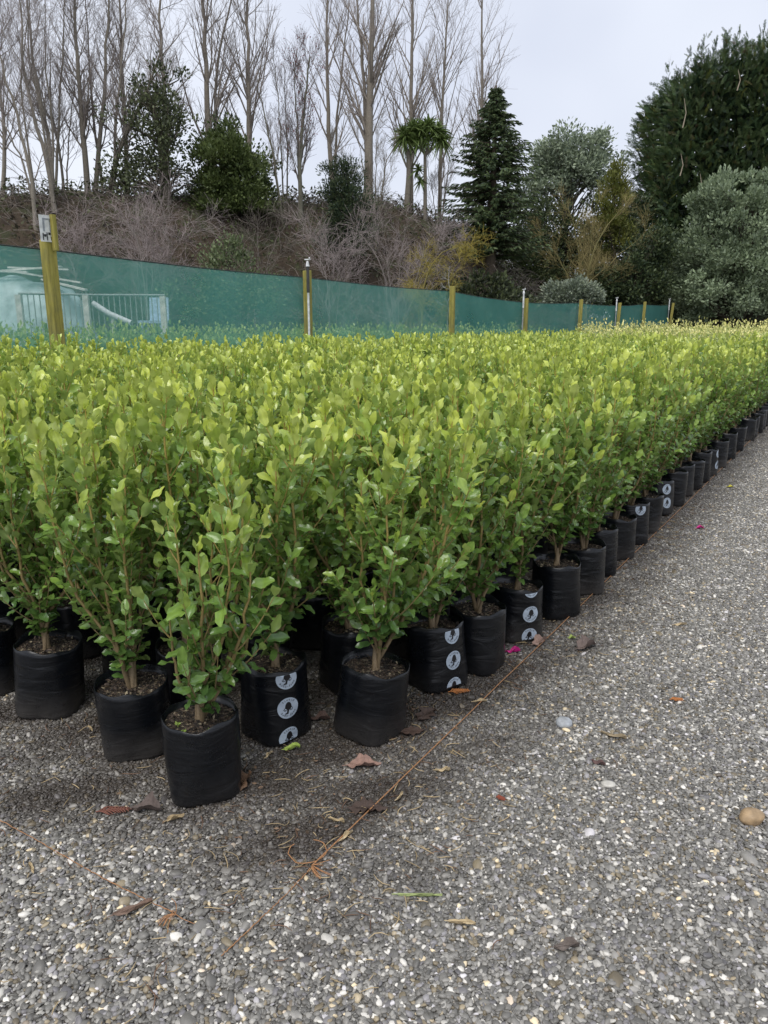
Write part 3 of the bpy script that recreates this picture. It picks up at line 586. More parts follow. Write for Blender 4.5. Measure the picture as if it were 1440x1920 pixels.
leafy_tree('grey_shrub', 'low silver-grey mounded shrub just over the shade cloth', 29.0, [(1065, 552, 42, 18), (1090, 545, 30, 20), (1045, 560, 25, 18)], 209, leaf=0.11, per=150, n_cl=60, clump=0.35, colr=((0.14, 0.17, 0.13), (0.30, 0.34, 0.27)), trunk_px=[(1068, 605), (1068, 560)], r0=0.05, cat='shrub')
leafy_tree('rounded_evergreen', 'large rounded grey-green evergreen in front of the cypress hedge', 35.0, [(1368, 400, 62, 66), (1400, 470, 100, 110), (1350, 520, 78, 80), (1440, 560, 90, 50), (1480, 440, 70, 90), (1300, 560, 30, 40)], 210, leaf=0.16, per=180, n_cl=330, clump=0.5, colr=((0.12, 0.16, 0.10), (0.34, 0.42, 0.27)), trunk_px=[(1390, 605), (1390, 500), (1390, 400)], r0=0.2, dens_shell=0.8)
leafy_tree('dark_shrub', 'dark low scrub behind the lichen-coated crooked tree', 27.0, [(880, 560, 60, 36), (940, 560, 50, 40), (820, 570, 50, 30)], 211, leaf=0.14, per=110, n_cl=80, clump=0.45, colr=((0.012, 0.018, 0.010), (0.04, 0.052, 0.028)), trunk_px=[(880, 605), (880, 560)], r0=0.06, cat='shrub')

leafy_tree('dark_shrub', 'dark evergreen scrub filling the gap between spruce and lichened tree', 36.0, [(990, 440, 40, 60), (1000, 530, 50, 60), (940, 500, 50, 70), (1040, 560, 60, 40)], 212, leaf=0.16, per=120, n_cl=130, clump=0.55, colr=((0.016, 0.026, 0.013), (0.06, 0.08, 0.035)), trunk_px=[(985, 605), (985, 480)], r0=0.1, cat='shrub')
leafy_tree('dark_shrub', 'dark shrub under the golden cypress at the hedge end', 40.0, [(1180, 430, 40, 60), (1150, 520, 60, 70), (1220, 520, 40, 70), (1250, 570, 40, 40)], 213, leaf=0.16, per=120, n_cl=130, clump=0.55, colr=((0.016, 0.028, 0.014), (0.06, 0.085, 0.04)), trunk_px=[(1185, 605), (1185, 450)], r0=0.1, cat='shrub')
def spruce():
    r = np.random.default_rng(301); Y = 30.0
    path = smooth_path(px_path([(914, 600), (918, 480), (926, 300), (931, 160)], Y), 14); base = path[0].copy(); b0 = base[None]
    o = empty('spruce_tree', base, 'tall pointed dark green spruce with a bare lower trunk', 'tree')
    V, Q = tubes(path[None], np.linspace(0.24, 0.02, 14)[None], 10); link('trunk', MB().add(V - b0, Q, C=(0.11, 0.085, 0.06)).mesh('trunk', [M['bark']]), o)
    mb = MB(); n = 760; t = 0.10 + 0.89 * r.uniform(size=n) ** 1.0
    p, _ = at_h(np.repeat(path[None], n, 0), t)
    az = r.uniform(0, 6.28, n); L = np.interp(t, [0, 0.34, 0.57, 0.8, 0.9, 0.96, 1], [1.75, 1.75, 1.45, 0.78, 0.42, 0.2, 0.06]) * r.uniform(0.45, 1.25, n)
    d = np.stack([np.cos(az), np.sin(az), np.zeros(n)], 1); s = np.linspace(0, 1, 5)[None, :, None]
    ln = L[:, None, None]; B = p[:, None] + d[:, None] * ln * s + np.array([0, 0, 1.0]) * ln * (0.18 * s - 0.38 * s ** 2 + 0.22 * s ** 4) + r.normal(0, 0.02, (n, 5, 3))
    V, Q = tubes(B, np.linspace(0.02, 0.004, 5)[None].repeat(n, 0), 3); mb.add(V - b0, Q, C=(0.06, 0.045, 0.03), m=1)
    per = 34; idx = np.repeat(np.arange(n), per); tt = r.uniform(0.25, 1.0, len(idx)); q, tg = at_h(B[idx], tt)
    side = np.cross(tg, [0, 0, 1.0]) * np.where(r.uniform(size=(len(idx), 1)) < 0.5, 1, -1)
    dd = unit(tg * 0.8 + side * r.uniform(0.2, 1.0, (len(idx), 1)) + r.normal(0, 0.15, (len(idx), 3)) + np.array([0, 0, -0.55]))
    k = r.uniform(size=(len(idx), 1)); C = np.array([0.022, 0.038, 0.020]) * (1 - k) + np.array([0.075, 0.115, 0.05]) * k
    cards(mb, q - b0, dd, 0.24 * r.uniform(0.6, 1.2, len(idx)) * np.interp(t[idx], [0, 0.8, 1], [1, 0.8, 0.5]), 0.28, C, r)
    link('crown', mb.mesh('crown', [M['foliage'], M['bark']]), o)
spruce()

def cabbage_tree():
    r = np.random.default_rng(302); Y = 30.0
    base = px_path([(770, 395)], Y)[0]; b0 = base[None]
    o = empty('cabbage_tree', base, 'cabbage tree with bare forked trunks and spiky sword-leaf heads', 'tree')
    def trunk(path, r0, r1):
        P = smooth_path([at(x, y, Y) for x, y in path], 9); P[0, 2] = min(P[0, 2], ground_z(P[0]) if path[0][1] > 380 else P[0, 2])
        V, Q = tubes(P[None], np.linspace(r0, r1, 9)[None], 7); link('trunk', MB().add(V - b0, Q, C=(0.17, 0.15, 0.12)).mesh('trunk', [M['bark']]), o); return P[-1]
    trunk([(762, 398), (768, 320), (765, 285)], 0.13, 0.09); trunk([(797, 400), (797, 290)], 0.075, 0.06)
    trunk([(765, 288), (775, 262), (785, 248)], 0.06, 0.04)
    heads = [(at(760, 258, Y), 0.72, 190), (at(775, 242, Y), 0.62, 130)]
    for tx, ty in ((790, 245), (803, 238), (818, 245), (828, 262), (786, 262)):
        e = trunk([(797, 292), ((797 + tx) / 2 + (3 if tx > 797 else -3), 275), (tx, ty)], 0.045, 0.03); heads.append((e, 0.62, 130))
    heads.append((at(784, 318, Y), 0.42, 40)); heads.append((at(788, 340, Y), 0.4, 36))
    for c, L, n in heads:
        mb = MB(); u = unit(r.normal(size=(n, 3)) + [0, 0, 0.45]); ln = L * r.uniform(0.7, 1.15, n); s = np.linspace(0, 1, 5)
        P = c[None, None] + u[:, None] * (ln[:, None] * s[None])[..., None] + np.array([0, 0, -1.0]) * (ln[:, None] * 0.38 * s[None] ** 2.2)[..., None]
        sd = unit(np.cross(u, r.normal(size=(n, 3)))); w = 0.028 * np.array([0.7, 1, 0.9, 0.6, 0.05])
        V = np.stack([P + sd[:, None] * w[None, :, None], P - sd[:, None] * w[None, :, None]], 2)
        ii = np.arange(n * 10).reshape(n, 5, 2); Q = np.stack([ii[:, :-1, 0], ii[:, :-1, 1], ii[:, 1:, 1], ii[:, 1:, 0]], -1)
        C = np.repeat(np.array([0.10, 0.15, 0.04]) * r.uniform(0.6, 1.5, (n, 1)), 10, 0)
        link('leaf_head', mb.add(V.reshape(-1, 3) - b0, Q, C=C).mesh('leaf_head', [M['foliage']]), o)
cabbage_tree()

def cypress_hedge():
    r = np.random.default_rng(303); Y0, depth = 41.0, 6.0
    def top(X): return np.interp(X, [13.8, 14.3, 15, 15.5, 16.5, 18.2, 27], [12.3, 12.5, 12.8, 13.4, 13.8, 14.0, 14.4])
    xl = 14.0; base = np.array([19.0, Y0 + 2.5, 0]); base[2] = 0; b0 = base[None]
    o = empty('cypress_hedge', base, 'towering dark green cypress shelterbelt with feathery upright sprays', 'hedge')
    for k in range(5):
        P = np.array([[14.8 + 2.3 * k, Y0 + 2.8, -0.05], [14.9 + 2.3 * k, Y0 + 3.0, 6], [14.8 + 2.3 * k, Y0 + 3, 11.0]])
        V, Q = tubes(smooth_path(P, 8)[None], np.linspace(0.3, 0.1, 8)[None], 8); link('trunk', MB().add(V - b0, Q, C=(0.10, 0.08, 0.06)).mesh('trunk', [M['bark']]), o)
    # inner twiggy mass
    nx, nz = 40, 36
    u, v = np.meshgrid(np.linspace(0, 1, nx), np.linspace(0, 1, nz), indexing='ij')
    # frond template in the plane (x along, y side)
    quads = []
    def rh(p, d, L, w):
        d = np.array(d) / np.linalg.norm(d); s = np.array([-d[1], d[0]]); p = np.array(p)
        quads.append([p, p + d * L * 0.45 + s * w, p + d * L, p + d * L * 0.45 - s * w])
    rh((0, 0), (1, 0), 1.0, 0.022)
    for k in range(5):
        x = 0.10 + 0.16 * k; L = 0.42 * (1 - 0.12 * k)
        for sgn in (1, -1): rh((x + (0.05 if sgn > 0 else 0), 0), (1.0, sgn * 0.52), L * (1.0 if k % 2 else 0.75), 0.032)
    F = np.array(quads).reshape(-1, 2); nf = len(F)
    pts, nor = [], []
    def add(n, fx, fy, fz, nn):
        pts.append(np.stack([fx, fy, fz], 1)); nor.append(np.repeat(np.array(nn, float)[None], n, 0))
    n = 13000; X = r.uniform(xl, 27, n); Z = r.uniform(0.02, 1, n) * top(X); add(n, X, Y0 + r.uniform(-0.3, 0.9, n), Z, (0, -1, 0.35))
    n = 4200; Yy = Y0 + r.uniform(0, depth, n); Z = r.uniform(0.02, 1, n) * (12.4 + 0 * Yy); add(n, xl + r.uniform(-0.1, 0.9, n) + 0 * Yy, Yy, Z, (-1, -0.3, 0.35))
    n = 1500; X = r.uniform(xl, 27, n); add(n, X, Y0 + r.uniform(0, depth, n), top(X) - r.uniform(0, 0.8, n), (-0.15, -0.1, 1))
    for lx in np.concatenate([r.uniform(14.6, 21, 26), [14.0, 14.6, 15.4, 16.0]]):
        n = 26; tt = np.linspace(0, 1, n); hh = r.uniform(0.7, 1.5); yy = Y0 + r.uniform(0.2, 3)
        pts.append(np.stack([lx + 0.1 * tt + r.normal(0, 0.05, n), yy + r.normal(0, 0.05, n), top(lx) - 0.3 + hh * tt], 1)); nor.append(np.stack([np.cos(tt * 60) * 0.45 * (1 - tt), np.sin(tt * 60) * 0.45 * (1 - tt), 0.92 + 0 * tt], 1))
    P = np.concatenate(pts); Nn = np.concatenate(nor); n = len(P)
    lump = vnoise(P * np.array([0.6, 0.6, 0.8]), 44, 3)
    P = P + Nn * (lump * 0.4 * (Nn[:, 2] != 0.92))[:, None]
    d = unit(Nn * 0.75 + np.array([-0.3, 0, 0.42]) + r.normal(0, 0.42, (n, 3)))
    sd = unit(np.cross(d, unit(r.normal(size=(n, 3)) + np.array([0, 0, 0.4])))); L = r.uniform(0.32, 0.72, n) * np.where(Nn[:, 2] == 0.92, 0.7, 1)
    V = P[:, None] + (F[None, :, :1] * d[:, None] + F[None, :, 1:] * sd[:, None]) * L[:, None, None] + np.array([0, 0, -0.10]) * (F[None, :, :1] ** 2) * L[:, None, None]
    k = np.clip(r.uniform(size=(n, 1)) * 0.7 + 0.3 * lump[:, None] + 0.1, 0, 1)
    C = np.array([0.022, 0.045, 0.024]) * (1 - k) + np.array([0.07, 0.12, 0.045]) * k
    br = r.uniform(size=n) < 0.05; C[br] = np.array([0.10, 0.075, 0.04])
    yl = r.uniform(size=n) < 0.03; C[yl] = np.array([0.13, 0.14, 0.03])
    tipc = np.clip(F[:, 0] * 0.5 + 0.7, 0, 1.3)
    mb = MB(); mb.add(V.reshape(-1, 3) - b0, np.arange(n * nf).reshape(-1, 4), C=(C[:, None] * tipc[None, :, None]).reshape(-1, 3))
    # inner filling of dead twiggy growth
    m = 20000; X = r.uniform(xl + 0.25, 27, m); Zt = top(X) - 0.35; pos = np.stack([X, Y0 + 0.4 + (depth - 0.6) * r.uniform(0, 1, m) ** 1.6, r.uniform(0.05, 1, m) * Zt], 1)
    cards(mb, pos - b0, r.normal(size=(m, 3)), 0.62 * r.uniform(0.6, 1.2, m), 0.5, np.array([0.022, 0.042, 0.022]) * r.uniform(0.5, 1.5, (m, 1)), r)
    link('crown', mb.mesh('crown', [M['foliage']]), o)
    for px_, py_, L in ((1310, 375, 1.2), (1280, 240, 1.3), (1275, 330, 1.0), (1382, 170, 0.9)):
        p = at(px_, py_, Y0 - 0.8); P = np.array([p, p + [0.1, 0, L * 0.5], p + [-0.05, 0, L]])
        V, Q = tubes(P[None], np.array([[0.03, 0.022, 0.01]]), 5); link('dead_branch', MB().add(V - b0, Q, C=(0.32, 0.27, 0.2)).mesh('dead_branch', [M['bark']]), o)
cypress_hedge()

def undergrowth():
    r = np.random.default_rng(304); mb = MB(); n = 40000
    X = r.uniform(-24, 26, n); s = r.uniform(-7.5, 2.5, n); Yy = crestY(X) + s; Z = np.maximum(bankz(X, Yy), 0)
    P = np.stack([X, Yy, Z + r.uniform(0, 0.55, n) ** 1.3], 1); lump = vnoise(P * 0.7, 9, 3); k = np.clip(lump[:, None] * 0.8 + 0.4 + r.normal(0, 0.2, (n, 1)), 0, 1)
    C = np.array([0.05, 0.04, 0.03]) * (1 - k) + np.array([0.06, 0.08, 0.032]) * k
    C = C * r.uniform(0.5, 1.5, (n, 1)); cards(mb, P, r.normal(size=(n, 3)) + [0, -0.3, 0.5], r.uniform(0.05, 0.18, n), 0.5, C, r)
    m = 11000; X = r.uniform(-24, 26, m); Yy = crestY(X) + r.uniform(-7.5, 2.0, m); p = np.stack([X, Yy, np.maximum(bankz(X, Yy), 0)], 1)
    d = unit(r.normal(size=(m, 3)) * [0.9, 0.7, 0.5] + [0, -0.2, 0.7]); t = np.linspace(0, 1, 4)[None, :, None]; L = r.uniform(0.5, 1.7, (m, 1, 1))
    T = p[:, None] + d[:, None] * t * L + np.array([0, 0, -0.55]) * L * t ** 2 + r.normal(0, 0.04, (m, 4, 3)) * t
    V, Q = tubes(T, np.linspace(0.012, 0.004, 4)[None].repeat(m, 0), 3); mb.add(V, Q, C=np.repeat(np.array([0.17, 0.145, 0.125]) * r.uniform(0.4, 1.6, (m, 1)), 12, 0), m=1)
    link('undergrowth', mb.mesh('undergrowth', [M['foliage'], M['bark']]), label='brown brambles, dead leaves and ivy covering the bank', cat='undergrowth', kind='stuff')
undergrowth()

# retaining logs on the crest
for k in range(3):
    p0, p1 = at(118 + 62 * k, 374 + k, 24.9 + 0.9 * k), at(176 + 62 * k, 374 + k, 25.6 + 0.9 * k)
    z = max(ground_z(p0), ground_z(p1)) ; p0[2] = ground_z(p0) + 0.12; p1[2] = ground_z(p1) + 0.12
    V, Q = tubes(np.array([[p0, (p0 + p1) / 2, p1]]), np.full((1, 3), 0.1), 8)
    o = link('retaining_log', MB().add(V - p0[None], Q, C=(0.16, 0.15, 0.09)).mesh('retaining_log', [M['bark']]), loc=p0, label='grey log laid along the crest of the bank among the bare trees', cat='log', group='logs along the crest')

# ------------------------------------------------------------------ the shade cloth fence
FN = 7.58
post_px = [(100, 450, 25), (577, 508, 15), (848, 537, 13), (987, 560, 13), (1089, 562, 9), (1160, 568, 8), (1208, 566, 8), (1258, 568, 8)]
def fence_point(px):                                   # where the line of the fence crosses that direction
    k = (px - 720) / F_PX / 1.037
    Y = FN / (N[1] + N[0] * k); return np.array([k * Y, Y, 0])
fence = empty('shade_cloth_fence', fence_point(577), 'green shade cloth fence strung between treated pine posts', 'fence')
fb = np.array(fence.location)
posts = []
lean = [0.0, 0.0, 0.0, 0.0, 0.01, 0.03, 0.02, 0.06]
for i, (px, py, w) in enumerate(post_px):
    g = fence_point(px); ht = at(px, py, g[1])[2]; ht = float(np.clip(ht, 1.5, 2.4)); wd = 0.118 if i == 0 else 0.105
    posts.append((g, ht))
    mb = MB(); V, Q = box((0, 0, ht / 2 - 0.15), (wd, wd, ht + 0.3), rotz(-0.35 if i else -0.5))
    # square-sawn post with chamfered top and a shallow check down one face
    V[4:, 2] += np.array([0.0, 0.006, 0.012, 0.004]); mb.add(V, Q)
    me = mb.mesh('fence_post', [M['wood']], smooth=False)
    o = link('fence_post', me, fence, g - fb, (0, lean[i], 0))
    bv = o.modifiers.new('edge', 'BEVEL'); bv.width = 0.008; bv.segments = 2
g0, h0 = posts[0]; gm = fence_point(-420)
line = [(gm, h0 + 0.12)] + posts
for i in range(len(line) - 1):
    (a, ha), (b, hb) = line[i], line[i + 1]; off = N * 0.085
    nu, nv = 26, 12; u, v = np.meshgrid(np.linspace(0, 1, nu), np.linspace(0, 1, nv), indexing='ij')
    top = (ha - 0.09) * (1 - u) + (hb - 0.09) * u - 0.02 * np.sin(np.pi * u) ; z = 0.02 + (top - 0.02) * v
    wob = 0.03 * np.sin(np.pi * u) * np.sin(5 * u + 3 * v + i)
    P = a[None, None] * (1 - u[..., None]) + b[None, None] * u[..., None] + off + N * wob[..., None]; P[..., 2] = z
    ii = np.arange(nu * nv).reshape(nu, nv); Q = np.stack([ii[:-1, :-1], ii[1:, :-1], ii[1:, 1:], ii[:-1, 1:]], -1).reshape(-1, 4)
    pn = link('cloth_panel', make_mesh('cloth_panel', P.reshape(-1, 3) - fb, Q, mats=[M['cloth']]), fence)
    V, Qt = tubes(P[None, :, -1], np.full((1, nu), 0.007), 5); link('top_hem', MB().add(V - fb, Qt, C=(0.02, 0.03, 0.03)).mesh('top_hem', [M['litter']]), pn)

# numbered sign on its own short stake, screwed to the first post
def sign():
    g, ht = posts[0]; R = rotz(-0.5); ex = R @ np.array([1, 0, 0]); ey = R @ np.array([0, 1, 0])
    c = g + ex * 0.095 + ey * 0.02
    o = empty('row_sign', c + [0, 0, ht - 0.10], 'white numbered sign plate on a short stake above the first fence post', 'sign')
    V, Q = box((0, 0, 0.17), (0.045, 0.045, 0.36)); link('stake', MB().add(V, Q).mesh('stake', [M['wood']], False), o, rot=(0, 0, -0.5))
    Rp = rotz(0.95); 
    def pl(name, x0, x1, z0, z1, y, m, par):
        V, Q = box(((x0 + x1) / 2, y, (z0 + z1) / 2), (x1 - x0, 0.004, z1 - z0)); return link(name, MB().add((V @ Rp.T) + np.array([-0.055, -0.035, 0.0]), Q).mesh(name, [m], False), par)
    p = pl('plate', -0.085, 0.085, 0.075, 0.34, 0, M['white'], o)
    for (x0, x1, z0, z1, m) in ((-0.05, -0.03, 0.18, 0.31, 'greyink'), (0.025, 0.045, 0.18, 0.31, 'greyink'), (-0.03, 0.025, 0.295, 0.31, 'greyink'), (0.03, 0.045, 0.275, 0.305, 'ink'),
                             (-0.06, -0.05, 0.09, 0.16, 'ink'), (-0.045, -0.02, 0.125, 0.15, 'ink'), (-0.015, -0.005, 0.09, 0.17, 'ink'), (0.005, 0.03, 0.145, 0.17, 'ink'), (0.03, 0.045, 0.095, 0.13, 'ink'), (0.045, 0.065, 0.15, 0.175, 'ink')):
        pl('mark', x0, x1, z0, z1, -0.004, M[m], p)
sign()

# sprinkler risers on every other post
for i, lab in ((1, 'grey sprinkler riser pipe strapped to the second fence post'), (3, 'white-topped sprinkler riser on the fence post before the grey shrub'), (5, 'white-topped sprinkler riser beside the yellow shrubs'), (7, 'white-topped sprinkler riser on the last leaning fence post')):
    g, ht = posts[i]; c = g + np.array([0.02 if i == 1 else -0.09, -0.10, 0]); H = ht + (0.16 if i != 3 else 0.22)
    o = empty('sprinkler_riser', c, lab, 'sprinkler', 'sprinkler risers along the fence')
    V, Q = tubes(np.array([[[0, 0, 0], [0, 0, H * 0.5], [0, 0, H * 0.80]]]), np.full((1, 3), 0.017), 8); link('pipe', MB().add(V, Q).mesh('pipe', [M['white'] if i == 1 else M['pipe']]), o)
    V, Q = tubes(np.array([[[0, 0, H * 0.78], [0, 0, H * 0.86], [0, 0, H - 0.1]]]), np.array([[0.024, 0.024, 0.02]]), 8); link('coupling', MB().add(V, Q).mesh('coupling', [M['darkmetal'] if i == 1 else M['white']]), o)
    V, Q = tubes(np.array([[[0, 0, H - 0.1], [0, 0, H - 0.05], [0, 0, H - 0.02]]]), np.array([[0.03, 0.022, 0.012]]), 8); hd = MB().add(V, Q)
    V, Q = box((0, 0, H), (0.09, 0.02, 0.018)); hd.add(V, Q); V, Q = box((0.03, 0, H + 0.018), (0.02, 0.02, 0.03)); hd.add(V, Q)
    link('sprinkler_head', hd.mesh('sprinkler_head', [M['white']]), o)

# things behind the shade cloth
def railing():
    a, b = at(40, 603, 15.0), at(312, 606, 16.2); a[2] = b[2] = 0; dv = b - a; L = np.linalg.norm(dv); u = dv / L
    o = empty('railing', a, 'grey metal railing with upright bars behind the shade cloth', 'railing')
    for nm, z, rr in (('top_rail', 1.78, 0.022), ('bottom_rail', 0.95, 0.018)):
        V, Q = tubes(np.array([[[0, 0, z], u * L * 0.5 + [0, 0, z - 0.01], u * L + [0, 0, z]]]), np.full((1, 3), rr), 6); link(nm, MB().add(V, Q).mesh(nm, [M['galv']]), o)
    V, Q = tubes(np.array([[[0, 0, 0.95], [0, 0, 1.4], [0, 0, 1.78]]]), np.full((1, 3), 0.011), 6); bar = MB().add(V, Q).mesh('baluster', [M['galv']])
    n = 26
    for k in range(n): link('baluster', bar, o, u * L * (k + 0.5) / n)
    V, Q = box((0, 0, 0.86), (0.11, 0.09, 1.80)); pm = MB().add(V, Q).mesh('post', [M['board']], False)
    for t in (0.0, 0.44, 0.985): link('post', pm, o, u * L * t)
railing()
def tarp_pile():
    r = np.random.default_rng(60); c = at(70, 600, 17.2); c[2] = 0
    o = empty('covered_pile', c, 'pile under a grey-green tarpaulin weighed down with boards', 'tarpaulin')
    nu, nv = 40, 26; u, v = np.meshgrid(np.linspace(-1, 1, nu), np.linspace(-1, 1, nv), indexing='ij')
    z = 2.25 * np.clip(1 - np.abs(u) ** 5, 0, 1) * np.clip(1 - np.abs(v) ** 4, 0, 1) * (0.92 - 0.12 * u)
    P = np.stack([u * 1.35, v * 0.9, z], -1).reshape(-1, 3); P[:, 2] += 0.16 * vnoise(P * 2.2, 8, 3) * np.clip(P[:, 2], 0, 1); P[:, 2] = np.maximum(P[:, 2], 0.0)
    P[:, :2] += 0.05 * vnoise(P * 5, 12, 2)[:, None]
    ii = np.arange(nu * nv).reshape(nu, nv); Q = np.stack([ii[:-1, :-1], ii[1:, :-1], ii[1:, 1:], ii[:-1, 1:]], -1).reshape(-1, 4)
    link('tarpaulin', make_mesh('tarpaulin', P, Q, mats=[M['tarp']]), o)
    for k, (x, y, zz, a, b, L) in enumerate(((-0.7, -0.4, 1.98, 0.12, 0.02, 1.5), (-0.2, -0.2, 2.02, -0.1, -0.06, 1.9), (0.5, -0.5, 1.86, 0.08, 0.16, 1.4), (0.1, 0.1, 2.06, 0.3, 0.02, 1.2), (0.9, -0.6, 1.70, -0.2, 0.22, 1.0))):
        V, Q = box((0, 0, 0), (L, 0.13, 0.035), rotz(a) @ roty(b)); link('board', MB().add(V, Q).mesh('board', [M['board']], False), o, (x, y, zz + 0.30))
tarp_pile()
def chute_and_bin():
    c = at(205, 600, 15.6); c[2] = 0
    V, Q = tubes(np.array([[[-0.30, 0, 1.62], [0, 0, 1.42], [0.42, 0, 1.24]]]), np.full((1, 3), 0.055), 10)
    o = empty('drain_pipe', c, 'white plastic pipe sloping down behind the railing', 'pipe'); link('pipe', MB().add(V, Q).mesh('pipe', [M['white']]), o)
    V, Q = box((0.05, 0.06, 0.66), (0.05, 0.05, 1.40)); link('support', MB().add(V, Q).mesh('support', [M['board']], False), o)
    c = at(288, 600, 17.4); c[2] = 0
    o = empty('plastic_chair', c, 'pale blue plastic seat behind the end of the railing', 'chair')
    V, Q = box((0, 0, 1.25), (0.55, 0.5, 0.06)); link('seat', MB().add(V, Q).mesh('seat', [M['bluebin']], False), o)
    V, Q = box((0.08, 0.22, 1.52), (0.42, 0.05, 0.5), rotx(-0.15)); link('backrest', MB().add(V, Q).mesh('backrest', [M['bluebin']], False), o)
    for sx in (-0.22, 0.22):
        for sy in (-0.2, 0.2):
            V, Q = box((sx, sy, 0.61), (0.06, 0.06, 1.23)); link('leg', MB().add(V, Q).mesh('leg', [M['bluebin']], False), o)
chute_and_bin()

# ------------------------------------------------------------------ the shrubs in their bags
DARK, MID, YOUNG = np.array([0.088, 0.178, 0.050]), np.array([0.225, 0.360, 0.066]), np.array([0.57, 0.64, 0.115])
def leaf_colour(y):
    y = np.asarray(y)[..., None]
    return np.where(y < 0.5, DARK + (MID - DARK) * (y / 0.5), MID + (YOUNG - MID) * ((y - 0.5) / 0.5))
def leaf_template(nu, nv, seed):
    """a wavy oval leaf, 1 long, +Y to the tip, +Z its upper face"""
    r = np.random.default_rng(seed); ph, ph2 = r.uniform(0, 6.28, 2); wv = r.uniform(0.06, 0.125); curl = r.uniform(-0.15, 0.34); fold = r.uniform(0.05, 0.5); W = r.uniform(0.235, 0.29)
    s = np.linspace(0, 1, nv + 1); w = W * (np.sin(np.pi * (0.04 + 0.93 * s ** 1.08)) ** 0.55); w[0] = 0.05; w[-1] *= 0.75
    u = np.linspace(-1, 1, nu + 1); S, U = np.meshgrid(s, u, indexing='ij'); Wd = w[:, None]
    X = U * Wd; Yv = S * 0.94 + 0.06; Z = fold * np.abs(X) + wv * np.sin(2 * np.pi * r.uniform(1.3, 1.9) * S + np.where(U > 0, ph, ph2)) * np.abs(U) ** 1.5 * (Wd / W) - curl * S ** 2
    V = np.stack([X, Yv, Z], -1).reshape(-1, 3)
    ii = np.arange(V.shape[0]).reshape(nv + 1, nu + 1); Q = np.stack([ii[:-1, :-1], ii[:-1, 1:], ii[1:, 1:], ii[1:, :-1]], -1).reshape(-1, 4)
    edge = (0.92 + 0.16 * np.abs(U) ** 3 + 0.22 * (np.abs(U) < 0.2)).reshape(-1)
    return V, Q, edge
HERO_T = [leaf_template(4, 6, 900 + k) for k in range(6)]
MID_T = [leaf_template(2, 6, 920 + k) for k in range(6)]
NB = 9
LEAF_ME = [[make_mesh('leaf', V, Q, C=leaf_colour(np.full(len(V), (b + 0.5) / NB)) * e[:, None], mats=[M['leaf']]) for b in range(NB)] for (V, Q, e) in HERO_T]

